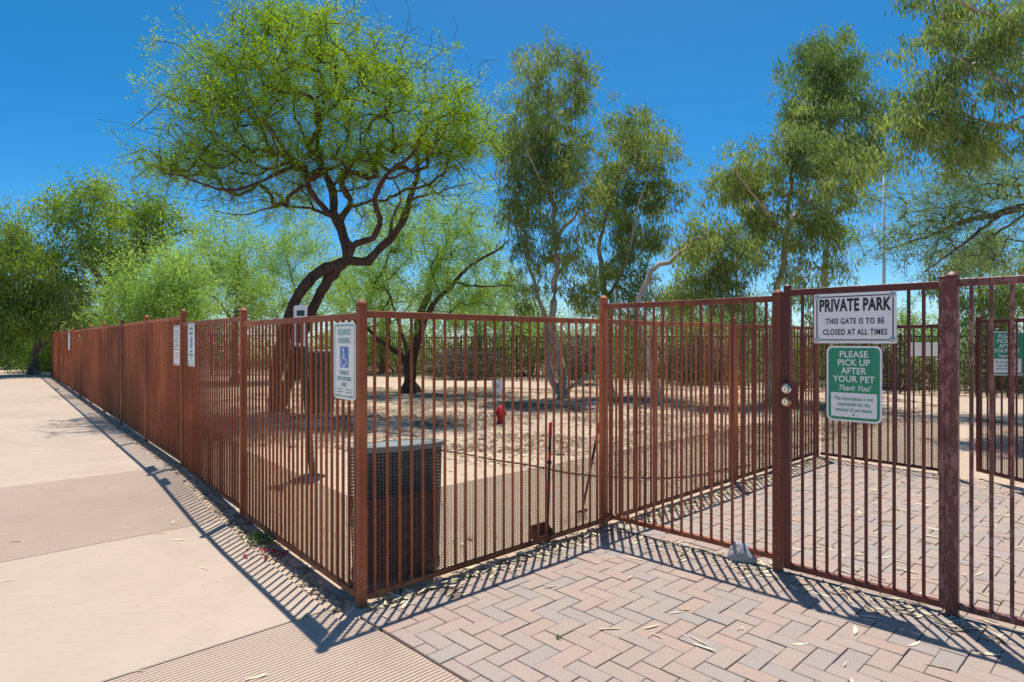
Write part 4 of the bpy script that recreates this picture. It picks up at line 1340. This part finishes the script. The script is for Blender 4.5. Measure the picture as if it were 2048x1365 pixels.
# 5. eucalyptus trees in the middle
def euc(name_label, D_, limbs, E, seed, leaf=L_EUC, n=36, L=.15, Wd=.026, spread=.10, sig=.21, per=9, bark=B_EUC, out=.6, droop=.12):
    t = Tree('eucalyptus_tree', name_label, seed=seed)
    for pts, a, b in limbs: t.limb(AT(D_, *pts), a * .72, b * .7, .25, .02)
    E = [(e[0], e[1], e[2] * 1.06, e[3] * 1.05, max(2, int(e[4] * .66))) for e in E]
    T = clumps(t.rng, E, D_, per, sig)
    c = limbs[0][0][-1]
    t.grow(T, at(c[0], c[1] + 60, D_), step=.32, wob=.045, out=out, droop=droop)
    return t.finish(bark, leaf, 'hang', n, L, Wd, .005, 2.3, spread)
euc('tall eucalyptus with pale trunk and narrow crown right of the leaning mesquite', 16.4,
    [([(1126, 797), (1124, 734), (1112, 692), (1104, 656), (1108, 600), (1113, 527), (1111, 464), (1104, 400), (1088, 336), (1095, 250), (1100, 170)], .17, .03),
     ([(1120, 795, .1), (1098, 740, .2), (1095, 670, .3), (1090, 629, .3), (1077, 600, .2), (1063, 553, .1), (1050, 480, 0), (1040, 420, 0)], .13, .03),
     ([(1113, 470), (1130, 450, .2), (1154, 430, .4), (1175, 370, .6)], .07, .025),
     ([(1124, 788), (1151, 767, -.3), (1195, 742, -.7), (1230, 730, -1.0)], .09, .05),
     ([(1104, 400), (1075, 350, -.5), (1050, 290, -.8)], .06, .02)],
    [(1100, 160, 80, 42, 20), (1085, 235, 85, 60, 26), (1078, 315, 75, 65, 26), (1100, 390, 62, 45, 14), (1150, 320, 45, 85, 18), (1040, 425, 36, 55, 10), (1060, 500, 42, 50, 8), (1160, 560, 36, 60, 7), (1165, 180, 28, 35, 5), (1130, 470, 45, 40, 6), (1030, 350, 25, 50, 6), (1090, 115, 30, 18, 3), (1065, 575, 50, 45, 7), (1150, 610, 50, 35, 6), (1100, 530, 40, 50, 5), (1010, 270, 18, 50, 4), (1180, 430, 25, 50, 5)], 51)
euc('rounded eucalyptus standing just right of the tall narrow one', 17.2,
    [([(1218, 792), (1214, 720), (1213, 640), (1205, 557), (1198, 506), (1212, 430), (1240, 350), (1255, 280)], .15, .03),
     ([(1205, 557), (1225, 520, .4), (1262, 500, .7), (1290, 460, .9)], .06, .02), ([(1212, 600), (1235, 560, -.4), (1255, 510, -.7), (1275, 420, -.9), (1300, 340, -1.0)], .08, .02)],
    [(1240, 262, 75, 42, 17), (1290, 300, 58, 55, 18), (1260, 370, 85, 62, 26), (1322, 380, 32, 45, 9), (1212, 425, 45, 55, 13), (1255, 480, 66, 45, 15), (1220, 560, 55, 45, 9), (1300, 465, 36, 30, 6), (1235, 610, 55, 36, 8), (1340, 310, 16, 30, 3), (1190, 560, 36, 50, 6), (1270, 560, 40, 45, 6), (1300, 600, 40, 30, 4)], 52)
euc('leaning eucalyptus with one bare pale curved limb', 14.6,
    [([(1316, 812), (1309, 764), (1293, 698), (1280, 640), (1278, 600), (1303, 544), (1354, 513), (1396, 481), (1440, 470)], .13, .05),
     ([(1290, 690), (1335, 640, .5), (1385, 600, .9), (1430, 590, 1.2)], .06, .025)],
    [(1400, 490, 45, 35, 9), (1445, 515, 65, 55, 18), (1480, 555, 45, 45, 9), (1350, 560, 36, 36, 5), (1420, 585, 65, 28, 9), (1440, 455, 40, 22, 5), (1370, 600, 45, 25, 5), (1480, 620, 40, 30, 5)], 53)
euc('weeping eucalyptus with drooping skirts above the private park sign', 15.6,
    [([(1541, 802), (1545, 720), (1550, 640), (1556, 577), (1566, 525), (1572, 470), (1580, 400), (1585, 320)], .16, .04),
     ([(1572, 480), (1540, 430, -.5), (1500, 380, -.9), (1470, 340, -1.1)], .07, .02), ([(1575, 450), (1610, 410, .4), (1650, 380, .8), (1680, 340, 1.0)], .07, .02),
     ([(1570, 490), (1530, 475, .6), (1480, 480, .9)], .045, .015)],
    [(1580, 305, 92, 48, 22), (1500, 335, 62, 60, 18), (1648, 335, 75, 70, 20), (1468, 395, 36, 62, 9), (1562, 415, 85, 62, 22), (1662, 425, 52, 62, 13), (1522, 480, 34, 50, 7), (1625, 545, 36, 36, 4), (1605, 480, 52, 45, 9), (1690, 480, 30, 40, 4), (1720, 380, 25, 45, 4), (1540, 540, 28, 40, 4), (1660, 520, 30, 40, 4), (1600, 590, 24, 30, 3), (1440, 370, 18, 40, 3)], 54, sig=.22)
euc('tall dark eucalyptus rising behind the weeping one', 24.0,
    [([(1640, 770), (1648, 600), (1655, 430), (1660, 300), (1655, 160)], .22, .05), ([(1658, 330), (1700, 270, .6), (1720, 210, .9)], .08, .03), ([(1656, 290), (1620, 230, -.6), (1600, 180, -.8)], .08, .03)],
    [(1650, 105, 52, 36, 18), (1628, 170, 62, 55, 24), (1692, 165, 55, 50, 20), (1660, 250, 72, 55, 26), (1728, 325, 42, 36, 9), (1602, 225, 34, 45, 9), (1735, 250, 26, 45, 7), (1690, 320, 50, 45, 12), (1650, 330, 60, 45, 12)], 55, L_EUCD, 44, .19, .036, .16, .30)
euc('near eucalyptus hanging big drooping sprays in at the upper corner', 10.6,
    [([(2230, 860), (2225, 600), (2200, 400), (2170, 250), (2120, 130), (2060, 50)], .2, .07), ([(2170, 250), (2080, 200, -.3), (1980, 150, -.5), (1900, 110, -.6)], .06, .02),
     ([(2190, 340), (2090, 290, .3), (1980, 245, .5), (1870, 215, .6)], .06, .015), ([(2100, 110), (2000, 40, -.2), (1900, 0, -.3), (1830, -10, -.3)], .05, .015)],
    [(1895, 125, 75, 75, 18), (1995, 75, 75, 65, 17), (1845, 15, 50, 16, 5), (1880, 215, 72, 48, 14), (1980, 240, 75, 70, 18), (1832, 272, 40, 48, 7), (1945, 35, 75, 32, 9), (2045, 180, 55, 140, 22), (1790, 235, 18, 30, 2), (1925, 300, 40, 36, 5), (1850, 90, 25, 40, 4)], 56, n=40, L=.155, Wd=.023, spread=.085, sig=.15, per=6)
def right_mesquite():
    D_ = 13.2
    t = Tree('mesquite_tree', 'flat spreading mesquite reaching in under the drooping eucalyptus', seed=61)
    t.limb(AT(D_, (2260, 824), (2250, 680), (2200, 540), (2130, 440), (2048, 414), (2016, 423), (1987, 432), (1949, 438), (1905, 452), (1864, 470), (1788, 495)), .2, .012)
    t.limb(AT(D_, (2048, 414), (1993, 437, -.4), (1934, 482, -.8), (1887, 517, -1.0), (1850, 545, -1.1)), .05, .012)
    t.limb(AT(D_, (2130, 440), (2048, 372, .5), (1955, 379, .9), (1876, 359, 1.2)), .06, .012)
    t.limb(AT(D_, (1987, 432), (1930, 415, .5), (1860, 420, .8), (1800, 430, 1.0)), .035, .01)
    t.limb(AT(D_, (2048, 430), (1990, 470, .6), (1940, 510, .9), (1900, 545, 1.1)), .035, .01)
    E = [(1960, 390, 90, 45, 18), (1860, 420, 90, 42, 15), (1790, 478, 65, 28, 8), (1895, 470, 85, 36, 13), (1880, 340, 85, 24, 10), (2005, 345, 55, 36, 9), (1825, 520, 45, 20, 5), (1945, 520, 65, 26, 8), (2060, 420, 60, 70, 12), (1770, 410, 30, 30, 3), (2030, 480, 40, 30, 5)]
    T = clumps(t.rng, E, D_, 7, .24)
    t.grow(T, at(2140, 450, D_), step=.3, wob=.03, out=1.0, droop=.02)
    t.finish(B_DARK, L_GREY, 'feather', 34, .085, .016, .0045, 2.3, .10)
right_mesquite()
euc('distant eucalyptus with hanging curtains behind the right fence panel', 19.5,
    [([(1975, 778), (1972, 700), (1965, 620), (1960, 560), (1975, 500)], .14, .05), ([(1965, 600), (2000, 560, .4), (2020, 510, .6)], .06, .02), ([(2060, 780), (2050, 650), (2040, 540)], .1, .04)],
    [(1920, 555, 42, 60, 12), (2000, 530, 52, 75, 18), (1960, 615, 55, 40, 11), (2040, 600, 36, 60, 10), (1935, 660, 40, 30, 6), (2010, 660, 45, 30, 7), (2060, 520, 30, 60, 6)], 57, L_EUC, 44, .17, .03, .14, .25)

# 6. growth behind the far fence
SH = [(700, 690, 70, 30, 30, L_PALO), (800, 665, 70, 34, 29, L_PALO), (900, 660, 70, 36, 28, L_PALO), (985, 668, 60, 30, 27, L_GREY), (1060, 655, 60, 40, 26, L_PALO), (1150, 668, 55, 36, 25, L_GREY),
      (1250, 660, 60, 36, 25, L_EUC), (1350, 640, 60, 50, 24, L_EUC), (1430, 645, 55, 50, 23, L_EUC), (1500, 655, 45, 45, 24, L_GREY), (1590, 690, 60, 24, 24, L_PALO), (1690, 690, 55, 24, 24, L_PALO), (1832, 655, 42, 36, 23, L_PALO), (1930, 690, 60, 30, 22, L_GREY), (2040, 690, 60, 40, 21, L_GREY)]
WORDS = ['behind the waste can', 'behind the forking mesquite trunk', 'right of the forking mesquite trunk', 'above the red hydrant', 'left of the pale eucalyptus trunk', 'right of the pale eucalyptus trunk',
         'behind the tall square post', 'behind the bare curved limb', 'right of the bare curved limb', 'left of the latch post', 'between the latch post and the white sign', 'behind the white private park sign',
         'over the blank far plate', 'behind the peeling hinge post', 'behind the inner gate sign']
for k, ((px, py, rx, ry, D_, lf), wd) in enumerate(zip(SH, WORDS)):
    shrub(px, py, rx, ry, float(D_), ('feathery' if lf is L_PALO else 'greyish' if lf is L_GREY else 'leafy') + ' bush beyond the far fence, ' + wd, 70 + k, lf, 13, .13, .03, 'feather' if lf is not L_EUC else 'hang', 'shrub', .2, 48)

def brush(px, py, rx, ry, D_, n, label, seed):
    rg = np.random.default_rng(seed)
    c = at(px, py, D_); R = np.array((rx / F * D_, .9, ry / F * D_))
    Vs, Fs, k = [], [], 0
    for i in range(n):
        q = rg.normal(size=3); q /= np.linalg.norm(q); q *= rg.uniform(.1, 1) ** .5
        p = c + q * R
        dr = rg.normal(size=3) * np.array((1, .5, .55)); dr /= np.linalg.norm(dr)
        L = rg.uniform(.5, 1.5)
        b = rg.normal(size=3) * .22
        ts = np.linspace(-.5, .5, 5)[:, None]
        P = p + dr * ts * L + b * (ts ** 2 - .1) * L
        P[:, 2] = np.maximum(P[:, 2], .0)
        v, f = tube_np(P, np.linspace(1, .4, 5) * rg.uniform(.005, .016), 3)
        Vs.append(v); Fs.append(f + k); k += len(v)
    root = empty('brush_pile', (c[0], c[1], 0)); tag(root, label, 'brush')
    link('twigs', mesh_np('twigs', np.concatenate(Vs) - np.array(root.location), np.concatenate(Fs), TWIG), root)
brush(935, 728, 85, 34, 24.3, 620, 'tangle of dry brown twigs against the far fence beyond the hydrant', 91)
brush(1165, 718, 55, 42, 21.6, 480, 'heap of bare grey branches beside the pale eucalyptus trunk', 92)
brush(1400, 722, 95, 40, 21.4, 560, 'dry brush heaped at the far fence behind the taller entry panel', 93)
brush(1780, 738, 95, 40, 19.6, 560, 'bare brown brush at the far fence beneath the blank plate', 94)
brush(2020, 735, 60, 40, 18.6, 380, 'dry twiggy brush at the far fence beyond the inner gate', 95)

def scrub():
    rg = np.random.default_rng(5)
    n = 90000
    s_ = rg.uniform(-14, 34, n); w_ = .9 + 12 * rg.random(n) ** 1.4
    nF2 = V2((-dF[1], dF[0])); nF2 = nF2 if nF2[1] > 0 else -nF2
    xy = FP1[None] + dF[None] * s_[:, None] + nF2[None] * w_[:, None]
    hgt = .35 + 1.9 * np.clip(.5 + .32 * np.sin(s_ * 1.7 + np.sin(w_ * .8) * 1.5) + .3 * np.cos(s_ * .61 + w_ * .5) + .2 * np.sin(s_ * 4.1), 0, 1) ** 1.8 + .04 * w_
    P = np.column_stack([xy, -.05 + hgt * rg.random(n) ** .7])
    D = rg.normal(size=(n, 3)) * .75 + np.array((0, 0, .5)); D /= np.linalg.norm(D, axis=1, keepdims=True)
    tv = np.clip(.5 + .5 * np.sin(s_ * 1.3 + w_) + rg.normal(size=n) * .25, 0, 1)
    v, f, t = leaves_np(P, D, rg.uniform(.12, .35, n), rg.uniform(.02, .06, n), rg, tv)
    o = link('scrub', mesh_np('scrub', v, f, mat_leaf('scrub_leaf', (.13, .14, .07), (.25, .32, .11), .35, .02), False, t))
    tag(o, 'mixed dry and green desert scrub covering the ground beyond the far fence', 'scrub', kind='stuff')
scrub()

# ------------------------------------------------------------------ litter on the ground
def litter_leaf(mb_list, x, y, z, L, Wd, a, rg, t):
    """a curled lanceolate blade of six faces"""
    ca, sa = math.cos(a), math.sin(a)
    prof = [(-.5, .05), (-.25, .75), (0, 1.0), (.28, .7), (.5, .03)]
    cu = rg.uniform(.0, .09) * L; side = rg.uniform(-.12, .12) * L; roll = rg.uniform(-.25, .25)
    vs = []
    for s, wv in prof:
        zc = z + .003 + cu * (s * s) * 1.6 + rg.uniform(0, .001)
        for q in (-1, 1):
            lx = s * L; ly = q * wv * Wd / 2 * math.cos(roll) + side * s * s * 4 * .5
            vs.append((x + lx * ca - ly * sa, y + lx * sa + ly * ca, zc + max(-.002, q * wv * Wd / 2 * math.sin(roll))))
    fs = [(2 * i, 2 * i + 2, 2 * i + 3, 2 * i + 1) for i in range(len(prof) - 1)]
    mb_list.add(vs, fs, t)

def scatter(name, label, cat_, n, sampler, mat, L=(.06, .13), Wr=.17, seed=1, dz=0.0):
    rg = random.Random(seed); mb = MB()
    for k in range(n):
        q = sampler(rg)
        if q is None: continue
        x, y = q[0], q[1]; z = gz(x, y) + dz + (q[2] if len(q) > 2 else 0)
        l = rg.uniform(*L)
        litter_leaf(mb, x, y, z, l, l * rg.uniform(Wr * .7, Wr * 1.4), rg.uniform(0, 6.28), rg, rg.random())
    o = mb.build(name, mat); tag(o, label, cat_, kind='stuff')

def strip_a(rg):
    s = rg.uniform(0, 6.6); w_ = rg.gauss(.075, .055) + (.05 if s > 2.2 else 0) + max(0, rg.gauss(0, .09))
    p = O + EA * s + EC * w_
    return (p[0], p[1], rg.uniform(-.012, .006) + max(0, .012 - abs(w_ - .1) * .1))
scatter('leaf_litter', 'dry curled leaves drifted along the foot of the front fence', 'leaves', 1050, strip_a, L_DRY, seed=2)
def strip_b(rg):
    s = abs(rg.gauss(0, 5)) if rg.random() < .75 else rg.uniform(0, 26)
    w_ = rg.gauss(.085, .045) + (rg.expovariate(12) if rg.random() < .12 else 0)
    p = O + EB * s - NIN * w_
    return (p[0], p[1], -.008)
scatter('leaf_litter', 'dull leaf scraps in the dirt strip between long fence and walk', 'leaves', 900, strip_b, mat_leaf('dull_dry_leaf', (.13, .10, .08), (.36, .30, .22), .2, .03), (.03, .10), .2, 3)
def court(rg):
    x, y = rg.uniform(.8, 6.5), rg.uniform(2.4, 8.0)
    p = V2((x, y)); b = np.dot(p - O, EC); c = np.dot(p - C0, V2((dC[1], -dC[0])))
    dd = np.dot(p - D0, V2((ED[1], -ED[0])))
    if b < .12: return None
    side = np.dot(p - C0, FACE_C)
    if side > .1 and rg.random() < .93: return None
    if np.dot(p - D0, V2((-ED[1], ED[0]))) > -.1 and rg.random() < .9: return None
    return (x, y, .002)
scatter('leaf_litter', 'pale fallen leaves scattered over the pavers inside the gate', 'leaves', 900, court, L_DRY, (.06, .15), .14, 4)
def gatefoot(rg):
    s = rg.uniform(.3, 2.6); w_ = rg.gauss(.12, .08)
    p = C0 + dC * s + FACE_C * w_
    return (p[0], p[1], .002)
scatter('leaf_litter', 'thin leaves caught under the bottom rails of the entry gate', 'leaves', 170, gatefoot, L_DRY, (.05, .13), .15, 6)
def rockfoot(rg):
    p = gnd(1500, 1128); return (p[0] + rg.gauss(.02, .07), p[1] + rg.gauss(-.02, .05), .002)
scatter('leaf_litter', 'crisp leaves and blossoms gathered around the grey rock', 'leaves', 60, rockfoot, L_DRY, (.04, .09), .25, 7)
def park(rg):
    x, y = rg.uniform(-8, 10), 4.6 + 15 * rg.random() ** 1.2
    p = V2((x, y))
    if np.dot(p - O, NIN) < .1 or np.dot(p - O, EC) > -.1: return None
    lim = 8.05 - .52 * (x + .9) if x > -.9 else 8.05 - .1 * (x + .9)
    if y < lim - .1 + .25 * math.sin(x * 3) and rg.random() < .93: return None
    return (x, y, -.002)
scatter('wood_chips', 'pale chips and leaves strewn over the dirt of the dog park', 'chips', 42000, park, mat_leaf('chip', (.16, .10, .065), (.86, .72, .54), .1, .02), (.03, .10), .3, 8)
from mathutils import noise as mnoise
def duff(rg):  # leaf duff whose dark patches also imitate dappled tree shade
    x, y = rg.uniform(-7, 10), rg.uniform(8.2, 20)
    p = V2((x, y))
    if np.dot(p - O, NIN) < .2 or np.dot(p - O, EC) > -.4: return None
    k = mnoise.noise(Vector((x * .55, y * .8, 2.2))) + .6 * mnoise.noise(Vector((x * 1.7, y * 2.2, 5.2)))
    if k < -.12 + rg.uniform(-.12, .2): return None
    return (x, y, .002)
scatter('duff_and_shade', 'grey brown leaf duff under the park trees, its dark drifts standing in for dappled shade', 'leaves', 80000, duff, mat_leaf('duff_shade_leaf', (.10, .075, .055), (.34, .26, .19), .1, .02), (.05, .12), .26, 14)
def petals(rg):
    r_ = rg.random()
    if r_ < .3: p = V2((-1.72, 4.45)) + V2((rg.gauss(0, .09), rg.gauss(0, .09)))
    elif r_ < .7: p = O + EA * rg.uniform(1.5, 6.4) + EC * rg.gauss(.07, .03)
    elif r_ < .85: p = gnd(1512, 1112) + V2((rg.gauss(0, .02), rg.gauss(0, .02)))
    else: p = V2(DP[0]) + ED * rg.uniform(0, .8) - V2((.1, .1))
    return (p[0], p[1], .006)
scatter('fallen_petals', 'magenta bougainvillea petals blown against the fence feet', 'petals', 110, petals, L_PETAL, (.025, .04), .8, 9)

FG = [(1218, 1259, .13, .05), (1303, 1255, .11, .45), (1315, 1273, .08, -.9), (1370, 1273, .05, -1.3), (1260, 1156, .08, 1.0), (1101, 1175, .10, .4), (1354, 1226, .09, .3), (1195, 1127, .08, .2), (1222, 1117, .09, .5), (1397, 1283, .13, -1.0),
      (1479, 1259, .06, .8), (1408, 1296, .12, -.7), (1485, 1258, .05, 1.2), (1600, 1290, .09, .1), (1740, 1235, .10, -.3), (1830, 1290, .10, .5), (1980, 1310, .12, -.2), (1690, 1330, .08, .9),
      (32, 1081, .10, .1), (247, 1056, .07, .5), (318, 1067, .10, .3), (357, 1081, .10, .1), (410, 1138, .08, -.4), (320, 1017, .08, .2), (346, 1044, .12, -1.2), (14, 1163, .10, .4), (140, 960, .10, .1), (275, 1344, .06, .2), (513, 1356, .10, .5), (620, 1180, .09, .1), (905, 1188, .07, -1.2), (930, 1190, .08, .5), (870, 1195, .08, .3)]
rg = random.Random(12)
for k, (px, py, l, a) in enumerate(FG):
    p = gnd(px, py, 0.0)
    on_walk = px < 700
    z = gz(p[0], p[1]); p = gnd(px, py, z)
    mb = MB(); litter_leaf(mb, 0, 0, .001, l, l * rg.uniform(.12, .22), 0, rg, rg.uniform(.5, 1))
    o = link('fallen_leaf', mb.mesh('fallen_leaf', L_DRY), None, (p[0], p[1], gz(p[0], p[1])), a)
    tag(o, 'single pale dry leaf lying on the tan concrete walk' if on_walk else 'single pale dry leaf lying on the open pavers before the fence', 'leaf',
        'loose leaves on the concrete walk' if on_walk else 'loose leaves on the front pavers')

def weed(px, py, n, L, label, seed, z=0.0, mat=L_WEED, spread=.05):
    p = gnd(px, py)
    rgn = np.random.default_rng(seed)
    P = np.zeros((n, 3)); P[:, :2] = rgn.normal(size=(n, 2)) * spread; P[:, 2] = rgn.uniform(0, L * .6, n)
    D = rgn.normal(size=(n, 3)) * .7 + np.array((0, 0, .9)); D /= np.linalg.norm(D, axis=1, keepdims=True)
    v, f, t = leaves_np(P, D, np.full(n, L) * rgn.uniform(.5, 1.2, n), np.full(n, L * .22), rgn, rgn.uniform(0, 1, n))
    o = link('weed', mesh_np('weed', v, f, mat, False, t), None, (p[0], p[1], gz(p[0], p[1]) - .005))
    tag(o, label, 'weed')
weed(528, 1082, 150, .055, 'low green weed growing at the foot of the long fence', 1, spread=.075)
weed(1117, 1277, 30, .022, 'tiny green sprout in a joint of the front pavers', 2, spread=.008)
